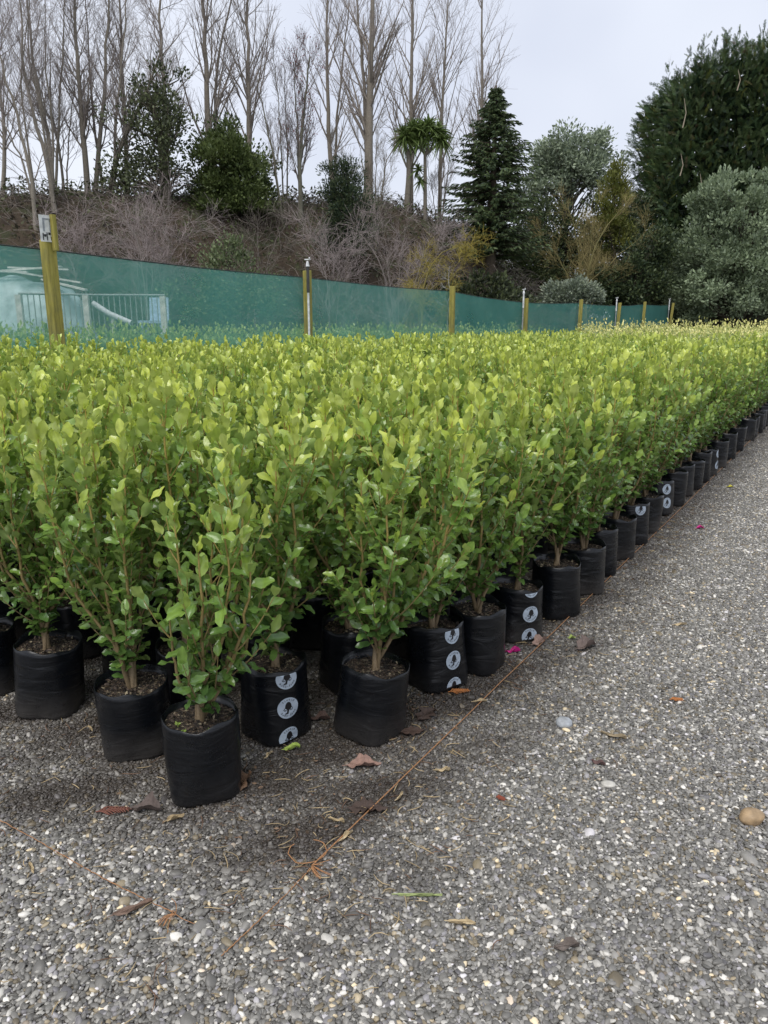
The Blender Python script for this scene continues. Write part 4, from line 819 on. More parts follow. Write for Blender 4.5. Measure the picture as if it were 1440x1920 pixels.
def shrub_form(r, H=0.83, ns=7, R=0.17, lean=(0, 0), tips=None, sp=0.021, shoots=5, lmin=0.06):
    """stems as polylines and the leaves on them, the foot of the plant at the origin"""
    stems, leaves = [], []
    lean = np.array([lean[0], lean[1], 0.0]); K = 11; t = np.linspace(0, 1, K)
    a0 = r.uniform(0, 6.28); ng = 3; cnt = ns if tips is None else len(tips)
    ends = []
    for i in range(cnt):
        az = a0 + 2 * np.pi * i / ns + r.normal(0, 0.25)
        if tips is None:
            h = H * r.uniform(0.74, 1.0) if i else H; q = R * r.uniform(0.35, 1.15)
            e = np.array([math.cos(az) * q, math.sin(az) * q, h]) + lean * h
        else: e = np.array(tips[i], float)
        ends.append((e, az))
    order = np.argsort([math.atan2(e[1] - lean[1], e[0] - lean[0]) for e, _ in ends]); grp = np.zeros(cnt, int); grp[order] = np.arange(cnt) * ng // cnt
    gm = [np.mean([ends[i][0] for i in range(cnt) if grp[i] == g_], axis=0) for g_ in range(ng)]; split = [r.uniform(0.06, 0.26) for _ in range(ng)]
    for i in range(cnt):
        e, az = ends[i]; ge = gm[grp[i]]; gz = 0.010 * np.array([math.cos(grp[i] * 2.1 + a0), math.sin(grp[i] * 2.1 + a0), 0])
        b = np.array([0.008 * math.cos(az), 0.008 * math.sin(az), 0]); bow = np.array([e[0], e[1], 0]) * r.uniform(0.1, 0.35)
        P = b + (e - b) * t[:, None] + bow * (np.sin(np.pi * t) * 1.0)[:, None]
        G = gz + (ge - gz) * t[:, None] * (e[2] / max(0.1, ge[2])) + np.array([ge[0], ge[1], 0]) * 0.2 * (np.sin(np.pi * t))[:, None]
        k_ = np.clip((t - split[grp[i]]) / 0.22, 0, 1)[:, None]; k_ = k_ * k_ * (3 - 2 * k_); P = G * (1 - k_) + P * k_ + r.normal(0, 0.005, (K, 3)) * (k_ * np.sin(np.pi * t)[:, None])
        stems.append((P, 0.0074 * (0.8 + 0.4 * r.uniform()), 0.0023, 0.0))
    main = len(stems)
    for i in range(main):
        P = stems[i][0]
        for k in range(shoots):
            tt = r.uniform(0.08, 0.86); p, tg = at_h(P[None], np.array([tt])); p, tg = p[0], tg[0]; az = r.uniform(0, 6.28)
            d = unit(np.array([math.cos(az), math.sin(az), 0]) * r.uniform(0.45, 0.9) + tg * 0.9); L = r.uniform(0.08, 0.22) * (1.1 - 0.4 * tt)
            s = np.linspace(0, 1, 6)[:, None]; Q = p + d * L * s + np.array([0, 0, 0.35]) * L * s ** 2
            if Q[-1, 2] > H * 1.03: continue
            stems.append((Q, 0.0028, 0.0012, tt))
    for (P, r0, r1, tt) in stems:
        ln = np.linalg.norm(np.diff(P, axis=0), axis=1).sum(); t0 = 0.07 if tt == 0 else 0.2
        n = max(3, int(ln * (1 - t0) / sp)); u = np.linspace(t0, 1.0, n) + r.normal(0, 0.008, n); u = np.clip(u, 0.02, 1.0)
        p, tg = at_h(np.repeat(P[None], n, 0), u); az = np.arange(n) * 2.4 + r.uniform(0, 6.28) + r.normal(0, 0.3, n)
        ref = unit(np.cross(tg, np.array([0.3, 0.2, 1.0]))); bi = np.cross(tg, ref); rad = np.cos(az)[:, None] * ref + np.sin(az)[:, None] * bi
        tipness = np.clip((u - 0.78) / 0.22, 0, 1); hz = np.clip(p[:, 2] / H, 0, 1)
        ang = np.radians(np.clip(60 - 20 * hz - 32 * tipness + r.normal(0, 13, n), 8, 105))[:, None]
        d = unit(np.cos(ang) * tg + np.sin(ang) * rad + np.array([0, 0, -0.10]) * (1 - hz[:, None])); nr = unit(tg - d * (tg * d).sum(1, keepdims=True) + r.normal(0, 0.22, (n, 3)))
        L = r.uniform(0.040, 0.064, n) * np.interp(hz, [0, 0.3, 0.7], [0.78, 0.9, 1.0]) * np.where(u > 0.985, 0.85, 1) * (1 + 0.15 * tipness); 
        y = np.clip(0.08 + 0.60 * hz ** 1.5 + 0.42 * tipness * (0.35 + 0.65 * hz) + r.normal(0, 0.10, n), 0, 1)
        ok = p[:, 2] > lmin * (0.5 + r.uniform(size=n))
        leaves.append((p[ok], d[ok], nr[ok], L[ok], y[ok]))
    return stems, [np.concatenate([l[k] for l in leaves]) for k in range(5)]

def stem_mesh(stems, H, trunk=True):
    mb = MB()
    for (P, r0, r1, tt) in stems:
        V, Q = tubes(P[None], np.linspace(r0, r1, len(P))[None], 5); hz = np.clip(V[:, 2:3] / H, 0, 1)
        mb.add(V, Q, C=np.array([0.20, 0.145, 0.085]) * (1 - hz) + np.array([0.36, 0.27, 0.06]) * hz)
    if trunk:
        V, Q = tubes(np.array([[[0, 0, -0.02], [0.001, 0, 0.02], [0.002, 0.001, 0.05], [0.002, 0.002, 0.085]]]), np.array([[0.0125, 0.011, 0.0105, 0.007]]), 8); mb.add(V, Q, C=(0.27, 0.20, 0.12))
    return mb.mesh('stem', [M['stem']])
def leaf_frames(L):
    p, d, nr, ln, y = L; d = unit(d); x = unit(np.cross(d, nr)); z = np.cross(x, d); return p, x, d, z, ln, y
def mass_leaves(L, T, r, name='leaves', tint=None):
    p, x, d, z, ln, y = leaf_frames(L); mb = MB(); pick = r.integers(0, len(T), len(p))
    for k, tm in enumerate(T):
        V, Q, e = tm[0], tm[1], tm[-1]; s = np.where(pick == k)[0]
        if not len(s): continue
        W = p[s][:, None] + (V[None, :, :1] * x[s][:, None] + V[None, :, 1:2] * d[s][:, None] + V[None, :, 2:] * z[s][:, None]) * ln[s][:, None, None]
        c = leaf_colour(y[s])
        if tint is not None: c = c * tint
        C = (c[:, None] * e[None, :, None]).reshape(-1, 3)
        qi = (Q[None] + (np.arange(len(s)) * len(V))[:, None, None]).reshape(-1, 4)
        ti = (tm[2][None] + (np.arange(len(s)) * len(V))[:, None, None]).reshape(-1, 3) if len(tm) == 4 else None
        mb.add(W.reshape(-1, 3), qi, ti, C=C)
    return mb

# bags: black polythene, folded square corners at the foot, round and slack at the rim
BAG_H, BAG_R = 0.240, 0.112
def bag_shape(seed, squash=0.0, hvar=0.0):
    r = np.random.default_rng(seed); m, K = 48, 17; a = np.arange(m) * 2 * np.pi / m; H = BAG_H + hvar
    zs = np.concatenate([[0.0, 0.004, 0.012], np.linspace(0.025, H, K - 3)]); ph = r.uniform(0, 6.28, 6)
    A, Z = np.meshgrid(a, zs); sq = np.clip(1 - Z / (0.6 * H), 0, 1)
    rad = BAG_R * (1 + 0.09 * sq * np.cos(4 * (A + ph[0])) + 0.018 * np.sin(2 * A + ph[1]) + 0.012 * np.sin(5 * A + ph[2] + 9 * Z))
    rad *= np.interp(Z, [0, 0.004, 0.012, 0.04, 0.12, H], [0.90, 0.96, 0.985, 1.0, 1.0, 0.985])
    wr = 0.0013 * np.sin(Z * 150 + 3.5 * np.sin(2 * A + ph[3]) + ph[4]) * np.clip(np.sin(A * 1.0 + ph[5] + 14 * Z), 0, 1) + 0.0010 * np.sin(Z * 290 + 4 * np.sin(3 * A + ph[5])) * np.clip(np.sin(2 * A + ph[1] - 20 * Z), 0, 1)
    rad += wr * np.clip(1.5 - Z / (0.75 * H), 0, 1)
    Ztop = np.where(Z >= H - 1e-6, 0.006 * np.sin(A * 3 + ph[1]) + 0.004 * np.sin(7 * A + ph[4]), 0)
    Zr = Z + Ztop + 0.004 * np.sin(A + ph[0]) * Z / H
    return a, zs, rad, Zr, H
def bag_mesh(seed, hvar=0.0):
    a, zs, rad, Zr, H = bag_shape(seed, hvar=hvar); K, m = rad.shape; mb = MB()
    V = np.stack([rad * np.cos(a), rad * np.sin(a), Zr], -1)
    ii = np.arange(K * m).reshape(K, m); Q = np.stack([ii[:-1], np.roll(ii[:-1], -1, 1), np.roll(ii[1:], -1, 1), ii[1:]], -1).reshape(-1, 4)
    # inside wall down to below the soil and a base disc
    inn = np.stack([np.stack([(rad[-1] - 0.0022) * np.cos(a), (rad[-1] - 0.0022) * np.sin(a), Zr[-1] + 0.0006], -1), np.stack([(rad[-1] - 0.004) * np.cos(a), (rad[-1] - 0.004) * np.sin(a), Zr[-1] - 0.05], -1)])
    VV = np.concatenate([V.reshape(-1, 3), inn.reshape(-1, 3), [[0, 0, 0.0]]]); o0 = K * m; top = ii[-1]; i0 = o0 + np.arange(m); i1 = i0 + m
    Q2 = np.concatenate([np.stack([top, np.roll(top, -1), np.roll(i0, -1), i0], -1), np.stack([i0, np.roll(i0, -1), np.roll(i1, -1), i1], -1)])
    T = np.stack([np.roll(ii[0], -1), ii[0], np.full(m, o0 + 2 * m)], -1)
    mb.add(VV, np.concatenate([Q, Q2]), T); return mb.mesh('planter_bag', [M['bag']])
def soil_mesh(seed, hvar=0.0):
    r = np.random.default_rng(seed + 50); a, zs, rad, Zr, H = bag_shape(seed, hvar=hvar); m = len(a); rings = [0.0, 0.25, 0.5, 0.72, 0.88, 0.985]; z0 = H - 0.022
    V = []
    for q in rings:
        P = np.stack([(rad[-1] - 0.003) * q * np.cos(a), (rad[-1] - 0.003) * q * np.sin(a), np.full(m, z0 - 0.006 * q)], -1); P[:, 2] += 0.006 * vnoise(P * 40, seed, 2); V.append(P)
    V = np.stack(V); K = len(rings); ii = np.arange(K * m).reshape(K, m); Q = np.stack([ii[:-1], ii[1:], np.roll(ii[1:], -1, 1), np.roll(ii[:-1], -1, 1)], -1).reshape(-1, 4)
    mb = MB().add(V.reshape(-1, 3), Q)
    n = 170; q = np.sqrt(r.uniform(0.02, 0.92, n)) * (BAG_R - 0.012); an = r.uniform(0, 6.28, n); p = np.stack([q * np.cos(an), q * np.sin(an), np.full(n, z0 + 0.001)], 1)
    c = np.array([0.06, 0.042, 0.03]) * r.uniform(0.3, 1.8, (n, 1)); pl = r.uniform(size=n) < 0.08; c[pl] = np.array([0.30, 0.25, 0.16])
    cards(mb, p, r.normal(size=(n, 3)) * [1, 1, 0.35] + [0, 0, 0.15], r.uniform(0.006, 0.020, n), 0.45, c, r, m=1)
    return mb.mesh('soil', [M['soil'], M['fleck']])
BAGS = [(bag_mesh(70 + k, h), soil_mesh(70 + k, h), h) for k, h in enumerate((0.0, 0.012, -0.008, 0.006, 0.015, -0.004))]
SOIL_Z = BAG_H - 0.024

# the printed roundels: pale disc, upside-down lettering round it, black curled emblem in the middle
def glyphs(txt):
    out = []
    for ch in txt:
        cu = bpy.data.curves.new('glyph', 'FONT'); cu.body = ch; cu.size = 1.0; cu.resolution_u = 2
        ob = bpy.data.objects.new('glyph', cu); me = ob.to_mesh()
        V = np.array([v.co[:2] for v in me.vertices]) if len(me.vertices) else np.zeros((0, 2)); T = []
        me.calc_loop_triangles(); T = np.array([t.vertices[:] for t in me.loop_triangles]).reshape(-1, 3) if len(V) else np.zeros((0, 3), int)
        ob.to_mesh_clear(); bpy.data.objects.remove(ob); bpy.data.curves.remove(cu); out.append((V, T))
    return out
G1, G2 = glyphs('easy-care'), glyphs('plants')
def fan(poly):
    poly = np.array(poly, float); n = len(poly); c = poly.mean(0); V = np.vstack([poly, c]); T = np.stack([np.arange(n), (np.arange(n) + 1) % n, np.full(n, n)], -1); return V, T
def ribbon(pts, w):
    pts = np.array(pts, float); t = np.gradient(pts, axis=0); t /= np.linalg.norm(t, axis=1, keepdims=True); s = np.stack([-t[:, 1], t[:, 0]], 1) * w / 2
    V = np.concatenate([pts + s, pts - s]); n = len(pts); i = np.arange(n - 1); T = np.concatenate([np.stack([i, i + 1, i + n], -1), np.stack([i + 1, i + n + 1, i + n], -1)]); return V, T
def roundel_2d():
    """(V, T, ink) pieces within the unit circle"""
    a = np.linspace(0, 2 * np.pi, 41)[:-1]; P = []
    rings = [np.stack([q * np.cos(a), q * np.sin(a)], 1) for q in (1.0, 0.66, 0.33)]
    V = np.vstack(rings + [np.zeros((1, 2))]); T = []
    for k in range(2):
        for i in range(40): j = (i + 1) % 40; T += [[k * 40 + i, k * 40 + j, (k + 1) * 40 + j], [k * 40 + i, (k + 1) * 40 + j, (k + 1) * 40 + i]]
    for i in range(40): T.append([80 + i, 80 + (i + 1) % 40, 120])
    P.append((V, np.array(T), 0))
    def arc(G, a0, a1):
        n = len(G)
        for k, (V, T) in enumerate(G):
            if not len(V): continue
            an = a0 + (a1 - a0) * k / (n - 1); s = 0.36; w = V.copy(); w[:, 0] -= (V[:, 0].max() + V[:, 0].min()) / 2; w *= s; rr = 0.66
            x = (rr + w[:, 1]) * np.cos(an) + w[:, 0] * np.sin(an); y = (rr + w[:, 1]) * np.sin(an) - w[:, 0] * np.cos(an); P.append((np.stack([x, y], 1), T, 1))
    arc(G1, math.radians(148), math.radians(32)); arc(G2, math.radians(230), math.radians(310))      # read upright when the bag is turned over
    # 'plants' sits on the other side with its feet outward
    P[-6:] = []
    n = len(G2)
    for k, (V, T) in enumerate(G2):
        an = math.radians(232 + (308 - 232) * k / (n - 1)); w = V.copy(); w[:, 0] -= (V[:, 0].max() + V[:, 0].min()) / 2; w *= 0.36; rr = 0.88
        x = (rr - w[:, 1]) * math.cos(an) - w[:, 0] * math.sin(an); y = (rr - w[:, 1]) * math.sin(an) + w[:, 0] * math.cos(an); P.append((np.stack([x, y], 1), T, 1))
    # emblem: a dark dome with two curls and a small foot
    th = np.linspace(0, np.pi, 14); dome = np.concatenate([np.stack([0.27 * np.cos(th), -0.02 - 0.50 * np.sin(th)], 1), [[-0.1, 0.12], [0.1, 0.12]]]); 
    n0 = len(P); V, T = fan(dome); P.append((V, T, 1))
    for cx in (-0.22, 0.24):
        th = np.linspace(0, 2 * np.pi * 1.35, 26); q = np.linspace(0.15, 0.05, 26); V, T = ribbon(np.stack([cx + q * np.cos(th), 0.06 + q * np.sin(th)], 1), 0.045); P.append((V, T, 1))
        V, T = fan(np.stack([cx + 0.11 * np.cos(a[::2]), 0.06 + 0.11 * np.sin(a[::2])], 1)); P.insert(len(P) - 1, (V, T, 2))
    V, T = fan([[-0.06, 0.10], [0.08, 0.10], [0.16, 0.34], [0.30, 0.40], [0.28, 0.47], [0.02, 0.44]]); P.append((V, T, 1))
    P[n0:] = [(V * 1.18, T, k) for V, T, k in P[n0:]]
    return [(-V, T, k) for V, T, k in P]      # printed upside down on the bags
RD2 = roundel_2d()
def roundel_mesh(seed, hvar, az, zc, rr=0.036):
    a, zs, rad, Zr, H = bag_shape(seed, hvar=hvar); K, m = rad.shape
    def surf(ang, z, off):
        f = (ang % (2 * np.pi)) / (2 * np.pi) * m; i = np.floor(f).astype(int) % m; fr = f - np.floor(f); j = (i + 1) % m
        out = np.zeros_like(z)
        for kk in range(len(z)):
            ra = np.interp(z[kk], Zr[:, i[kk]], rad[:, i[kk]]); rb = np.interp(z[kk], Zr[:, j[kk]], rad[:, j[kk]]); out[kk] = ra * (1 - fr[kk]) + rb * fr[kk]
        out = out + off; return np.stack([out * np.cos(ang), out * np.sin(ang), z], 1)
    mb = MB(); lo, hi = 0.014, H - 0.010
    for V, T, ink in RD2:
        z = zc + V[:, 1] * rr; ang = az + V[:, 0] * rr / BAG_R
        if ink and (z.min() < lo or z.max() > hi):
            if z.max() < lo + 0.002 or z.min() > hi - 0.002: continue
        z = np.clip(z, lo, hi); mb.add(surf(ang, z, 0.0012 + 0.0006 * (ink == 1) + 0.0004 * (ink == 2)), T=T, m=1 if ink == 1 else 0)
    return mb.mesh('printed_roundel', [M['print'], M['ink']])

# positions: bottom-front of the bags seen in the photo, then the regular rows
def bag_at(px, py): p = gnd(px, py); return p + np.array([0, 0.095, 0]) * 1.0
edge_px = [(1098, 1118), (1124, 1084), (1158, 1052), (1186, 1025), (1212, 1001), (1239, 969), (1263, 951), (1277, 933), (1297, 920), (1311, 907), (1325, 895), (1345, 879), (1363, 863), (1380, 847), (1400, 828)]
heroes = [
    dict(px=(370, 1512), bag=0, label='open-branched shrub in the bag standing alone at the corner of the bed', tilt=(0.0, 0.0), H=0.74, az=0.4),
    dict(px=(245, 1428), bag=2, label='shrub in a dusty bag directly behind the lone corner bag', tilt=(0.03, -0.03), lean=(-0.10, 0.02), H=0.82),
    dict(px=(75, 1352), bag=1, label='shrub in a dust-streaked bag with a creased sagging base', tilt=(0.04, 0.05), lean=(-0.03, 0), H=0.83),
    dict(px=(512, 1398), bag=4, label='shrub in a bag with three pale roundels in the second place from the corner', tilt=(0.0, 0.02), H=0.83, logo=(-1.05, (0.232, 0.130, 0.026))),
    dict(px=(690, 1398), bag=3, label='shrub leaning towards the string in a tilted plain bag', tilt=(0.02, 0.10), lean=(0.20, 0.0), H=0.81),
    dict(px=(822, 1302), bag=0, label='shrub in a slumped bag with pale roundels beside the orange conifer frond', tilt=(0.0, -0.10), lean=(0.04, 0.05), H=0.83, logo=(-0.95, (0.215, 0.115, 0.012))),
    dict(px=(897, 1268), bag=1, label='shrub in a plain bag next to the slumped roundel bag', tilt=(0.02, 0.02), lean=(-0.03, 0.02), H=0.84),
    dict(px=(972, 1207), bag=2, label='shrub in a roundel-printed bag with a magenta petal at its foot', tilt=(0.0, 0.02), lean=(0.03, 0.0), H=0.83, logo=(-1.15, (0.240, 0.130, 0.030))),
    dict(px=(1047, 1163), bag=4, label='shrub with a bare straight trunk in a shiny creased bag at the edge', tilt=(0.0, 0.0), lean=(0.03, 0.0), H=0.85),
]
RH = np.random.default_rng(77)
ORD = 'first second third fourth fifth sixth seventh eighth ninth tenth eleventh twelfth thirteenth fourteenth fifteenth sixteenth seventeenth eighteenth nineteenth twentieth'.split()
def nth(n): return ORD[n] if n < 20 else ('twenty-' + ORD[n - 20] if n < 29 else ('thirtieth' if n == 29 else 'thirty-' + ORD[(n - 30) % 10]))
def add_bag(o, b, rz, tilt=(0, 0), logo=None):
    bm, sm, hv = BAGS[b]
    bg = link('planter_bag', bm, o, (0, 0, 0), (tilt[0], tilt[1], rz)); link('soil', sm, o, (0, 0, 0), (tilt[0], tilt[1], rz))
    if logo is not None:
        az, zs = logo
        for z in zs: link('printed_roundel', roundel_mesh(70 + b, hv, az - rz, z), bg)
    return bg
pos_used = []
GRP = 'green hedging shrubs in black bags'
for k, h in enumerate(heroes):
    p = bag_at(*h['px']); pos_used.append(p); r = np.random.default_rng(500 + k)
    o = empty('potted_shrub', p + np.array([0, 0, 0.004]), h['label'], 'shrub', GRP)
    add_bag(o, h['bag'], h.get('az', r.uniform(0, 6.28)), h['tilt'], h.get('logo'))
    root = Vector((0, 0, SOIL_Z + BAGS[h['bag']][2] * 0.9)); root = Matrix.Rotation(h['tilt'][1], 3, 'Y') @ Matrix.Rotation(h['tilt'][0], 3, 'X') @ root
    root = np.array(root)
    tips = None
    if k == 0:
        Yp = p[1]; b = p + root
        tips = [at(x, y, Yp + dy) - b for x, y, dy in ((455, 925, 0.02), (325, 965, 0.0), (428, 985, -0.05), (372, 1040, -0.08), (470, 1060, -0.04), (498, 1095, 0.06), (318, 1165, -0.05), (395, 960, 0.1))]
    st, L = shrub_form(r, h['H'], 8 if k else 7, 0.17, h.get('lean', (0, 0)), tips, sp=0.0145 if k else 0.022, shoots=7 if k else 4, lmin=0.035 if k not in (4, 8) else 0.10)
    stem = link('stem', stem_mesh(st, h['H']), o, root)
    if k == 0: L[3] = L[3] * 1.12
    p_, x, d, z, ln, y = leaf_frames(L); n = len(p_)
    vis = np.argsort(p_[:, 1] * 1.0 - 0.25 * p_[:, 2]); first, rest = vis[:290], vis[290:]
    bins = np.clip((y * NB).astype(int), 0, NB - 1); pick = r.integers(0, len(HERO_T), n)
    for i in first:
        lf = bpy.data.objects.new('leaf', LEAF_ME[pick[i]][bins[i]]); lf.parent = stem
        s = ln[i]; lf.matrix_local = Matrix(((x[i, 0] * s, d[i, 0] * s, z[i, 0] * s, p_[i, 0]), (x[i, 1] * s, d[i, 1] * s, z[i, 1] * s, p_[i, 1]), (x[i, 2] * s, d[i, 2] * s, z[i, 2] * s, p_[i, 2]), (0, 0, 0, 1)))
        col.objects.link(lf)
    if len(rest): link('leaves', mass_leaves([a[rest] for a in L], MID_T, r).mesh('leaves', [M['leaf']]), stem, kind='stuff')

# shared plant meshes for the rest
VAR = []
for k in range(12):
    r = np.random.default_rng(620 + k); H = r.uniform(0.79, 0.89)
    st, L = shrub_form(r, H, int(r.integers(7, 10)), 0.18, r.normal(0, 0.05, 2), sp=0.0155, shoots=7, lmin=0.035)
    VAR.append((stem_mesh(st, H), mass_leaves(L, MID_T, r).mesh('leaves', [M['leaf']])))

# grid of all other bags
cand = []
for k, (px, py) in enumerate(edge_px): cand.append((bag_at(px, py), 0, k))
e0 = toDN(bag_at(*edge_px[-1])); d = e0[0] + 0.36; k = 99
while d < 26: cand.append((DN(d, e0[1] - 0.004 * (d - e0[0])), 0, k)); d += 0.36; k += 1
for j in range(1, 17):
    nn = 1.52 + 0.375 * (j - 1)
    if nn > FN - 0.22: break
    for i in range(0, 82):
        dd = 1.46 + 0.355 * i + (0.03 * math.sin(j * 2.3))
        p = DN(dd + RH.normal(0, 0.02), nn + RH.normal(0, 0.02))
        cand.append((p, j, i))
sel = []
for p, j, i in cand:
    if p[1] > 29 or abs(p[0]) > 0.535 * p[1] + 1.0 or p[1] < 1.5: continue
    if any(np.hypot(*(p - q)[:2]) < 0.245 for q in pos_used): continue
    sel.append((p, j, i))
def ystart(n): return float(np.interp(n, [1.2, 4.0, 7.3], [13.6, 13.4, 22.5]))
RY = {}
def is_yellow(p):
    d_, n_ = toDN(p); k = (round(p[0], 4), round(p[1], 4))
    if k not in RY: RY[k] = RH.uniform()
    return ystart(n_) < d_ < 24.5 and RY[k] < 0.62
sel.sort(key=lambda s: s[0][1] * (0.55 if s[1] == 0 else 1.0) * (1.0 if s[1] > 0 else 1.0))
near, far = [], []
for s in sel:
    (near if len(near) < 291 and not is_yellow(s[0]) else far).append(s)
logo_at = {5: (-1.25, (0.185, 0.090)), 3: (-1.3, (0.225,)), 10: (-0.6, (0.20, 0.10))}
lab_special = {5: 'shrub with a pale bare trunk in an edge bag bearing two roundels', 3: 'shrub in an edge bag with one roundel cut by its rim', 10: 'shrub in an edge bag with a roundel turned towards the string'}
for (p, j, i) in near:
    r = RH; v = int(r.integers(0, len(VAR))); rz = float(r.uniform(0, 6.28)); b = int(r.integers(0, len(BAGS)))
    if j == 0 and i in lab_special: lab, g = lab_special[i], GRP
    elif j == 0: lab, g = f"green shrub in the outermost row, {nth(i if i < 99 else i - 99 + len(edge_px))} bag past the shiny creased one", 'shrubs in the outermost row beside the string'
    elif j <= 3: lab, g = f"shrub in the {nth(j)} row from the string, {nth(i)} from the front end", 'shrubs in the front rows beside the string'
    else: lab, g = 'bright green shrub standing among others in the crowded middle of the bed', 'shrubs in the crowded middle of the bed'
    o = empty('potted_shrub', p + np.array([0, 0, 0.004]), lab, 'shrub', g)
    add_bag(o, b, rz, (r.normal(0, 0.025), r.normal(0, 0.025)), logo_at.get(i) if j == 0 else ((rz, (0.21, 0.11)) if r.uniform() < 0.06 and p[1] < 4 else None))
    s = r.uniform(0.93, 1.06); st = link('stem', VAR[v][0], o, (0, 0, SOIL_Z), (r.normal(0, 0.03), r.normal(0, 0.03), float(r.uniform(0, 6.28)))); st.scale = (s, s, s)
    link('leaves', VAR[v][1], st, kind='stuff')

# the far rest of the bed, and the bed behind the cloth, one mass each
FT = []
for k in range(4):
    r = np.random.default_rng(930 + k); z = r.uniform(-0.10, 0.20, 6); c_ = r.uniform(-0.12, 0.28)
    V = np.array([[0, 0.04, 0], [-0.18, 0.2, z[0]], [-0.25, 0.52, z[1] + 0.03], [-0.17, 0.88, z[2] - c_], [0, 1.0, -c_], [0.17, 0.88, z[3] - c_], [0.25, 0.52, z[4] + 0.03], [0.18, 0.2, z[5]]])
    FT.append((V, np.array([[0, 3, 2, 1], [0, 4, 4, 3], [0, 5, 4, 4], [0, 7, 6, 5]])[[0, 3]], np.array([[0, 4, 3], [0, 5, 4]]), np.array([1.05, 1, 1, 1, 1.05, 1, 1, 1])))
far_forms = []
for k in range(8):
    r = np.random.default_rng(680 + k); st, L = shrub_form(r, 0.85, 9, 0.19, r.normal(0, 0.04, 2), sp=0.024, shoots=5); far_forms.append(L)
def far_mass(name, pts, label, cat, zmin, budget, tint=None, scale=1.0, lsc=1.0, dark=1.0, bags=True):
    r = np.random.default_rng(690); acc = [[] for _ in range(5)]
    for p in pts:
        L = far_forms[int(r.integers(0, 8))]; dist = p[1]; hs = L[0][:, 2]
        w = np.where(hs > zmin, 1.0, 0.35); nkeep = int(np.clip(budget * 9.0 / dist, budget * 0.4, budget)); pr = w / w.sum()
        kk = r.choice(len(hs), min(nkeep, len(hs) - 1), replace=False, p=pr); a = r.uniform(0, 6.28); R = rotz(a); s = scale * r.uniform(0.92, 1.07) * np.interp(dist, [9, 20], [1.0, 0.88])
        big = math.sqrt(max(1.0, (len(hs) * 0.6) / nkeep)) ; big = min(big, 1.2)
        acc[0].append(L[0][kk] @ R.T * s + p + np.array([0, 0, SOIL_Z])); acc[1].append(L[1][kk] @ R.T); acc[2].append(L[2][kk] @ R.T); acc[3].append(L[3][kk] * big * lsc); acc[4].append(np.clip(L[4][kk] * dark, 0, 1))
    A = [np.concatenate(a) for a in acc]; mb = mass_leaves(A, FT, r, tint=tint)
    if bags:
        a = np.arange(10) * 0.628; n = len(pts); P = np.array(pts)
        ring = np.stack([np.cos(a) * BAG_R, np.sin(a) * BAG_R], 1); V = np.zeros((n, 2, 10, 3)); V[..., :2] = P[:, None, None, :2] + ring[None, None]; V[:, 1, :, 2] = BAG_H; V[:, 0, :, 2] = 0.004
        ii = np.arange(n * 20).reshape(n, 2, 10); Q = np.stack([ii[:, 0], np.roll(ii[:, 0], -1, 1), np.roll(ii[:, 1], -1, 1), ii[:, 1]], -1).reshape(-1, 4); mb.add(V.reshape(-1, 3), Q, m=1)
        S = P[:, None, :] + np.array([[0, 0, 0.18], [0.01, 0, 0.45], [0.02, 0.01, 0.75]])[None]; V, Q = tubes(S, np.array([[0.011, 0.007, 0.004]]).repeat(n, 0), 4); mb.add(V, Q, C=(0.24, 0.18, 0.07), m=2)
    link(name, mb.mesh(name, [M['leaf'], M['bag'], M['stem']]), label=label, cat=cat, kind='stuff')
    return len(A[0])
green_pts = [s[0] for s in far if not is_yellow(s[0])]; yel_pts = [s[0] for s in far if is_yellow(s[0])]
NFAR = far_mass('potted_shrubs', green_pts, 'far rows of bright green potted shrubs merging into one mass', 'shrubs', 0.45, 215)
far_mass('golden_shrubs', yel_pts, 'block of pale yellow-leaved shrubs towards the far end of the bed', 'shrubs', 0.45, 130, tint=np.array([1.5, 1.25, 2.6]), scale=1.32, dark=1.5, lsc=0.75)
back = []
for j in range(0, 11):
    for i in range(0, 46):
        p = DN(2.0 + 0.45 * i + RH.normal(0, 0.04), FN + 0.5 + 0.42 * j + RH.normal(0, 0.04))
        if abs(p[0]) < 0.54 * p[1] + 1 and p[1] < 24: back.append(p)
far_mass('shrubs_behind_cloth', back, 'darker green shrubs in the bed behind the shade cloth', 'shrubs', 0.5, 90, scale=1.22, dark=0.85, bags=False)

# ------------------------------------------------------------------ twine and litter
def twine(name, pxs, label, rr=0.0021, zh=0.010, seed=1):
    r = np.random.default_rng(seed); P = np.array([gnd(x, y) for x, y in pxs]); P = smooth_path(P, 60); P[:, 2] = zh + r.normal(0, 0.0012, 60); 
    V, Q = tubes(P[None], np.full((1, 60), rr) * (1 + 0.15 * r.normal(size=(1, 60))), 6); b = P[0].copy(); b[2] = 0
    o = link(name, make_mesh(name, V - b, Q, mats=[M['twine']]), loc=b, label=label, cat='string'); return o
far_end = gnd(1440, 795); vdir = unit(far_end - gnd(720, 1488)); fe = far_end + vdir * 4
def twine_main():
    r = np.random.default_rng(3); a, b = gnd(585, 1632), fe; P = a[None] + (b - a)[None] * (np.linspace(0, 1, 160) ** 1.6)[:, None]; P[:, 2] = 0.014; P[:, :2] += np.cumsum(r.normal(0, 0.0006, (160, 2)), 0) * np.sin(np.pi * np.linspace(0, 1, 160))[:, None]
    V, Q = tubes(P[None], np.full((1, 160), 0.0019), 6); o = a.copy(); o[2] = 0
    link('string_line', make_mesh('string_line', V - o, Q, mats=[M['twine']]), loc=o, label='taut orange-brown string stretched along the edge of the bed', cat='string')
twine_main()
twine('string_tail', [(585, 1632), (540, 1680), (480, 1738), (415, 1800)], 'loose tail of brown string running on past the knot', 0.0013, 0.010, 4)
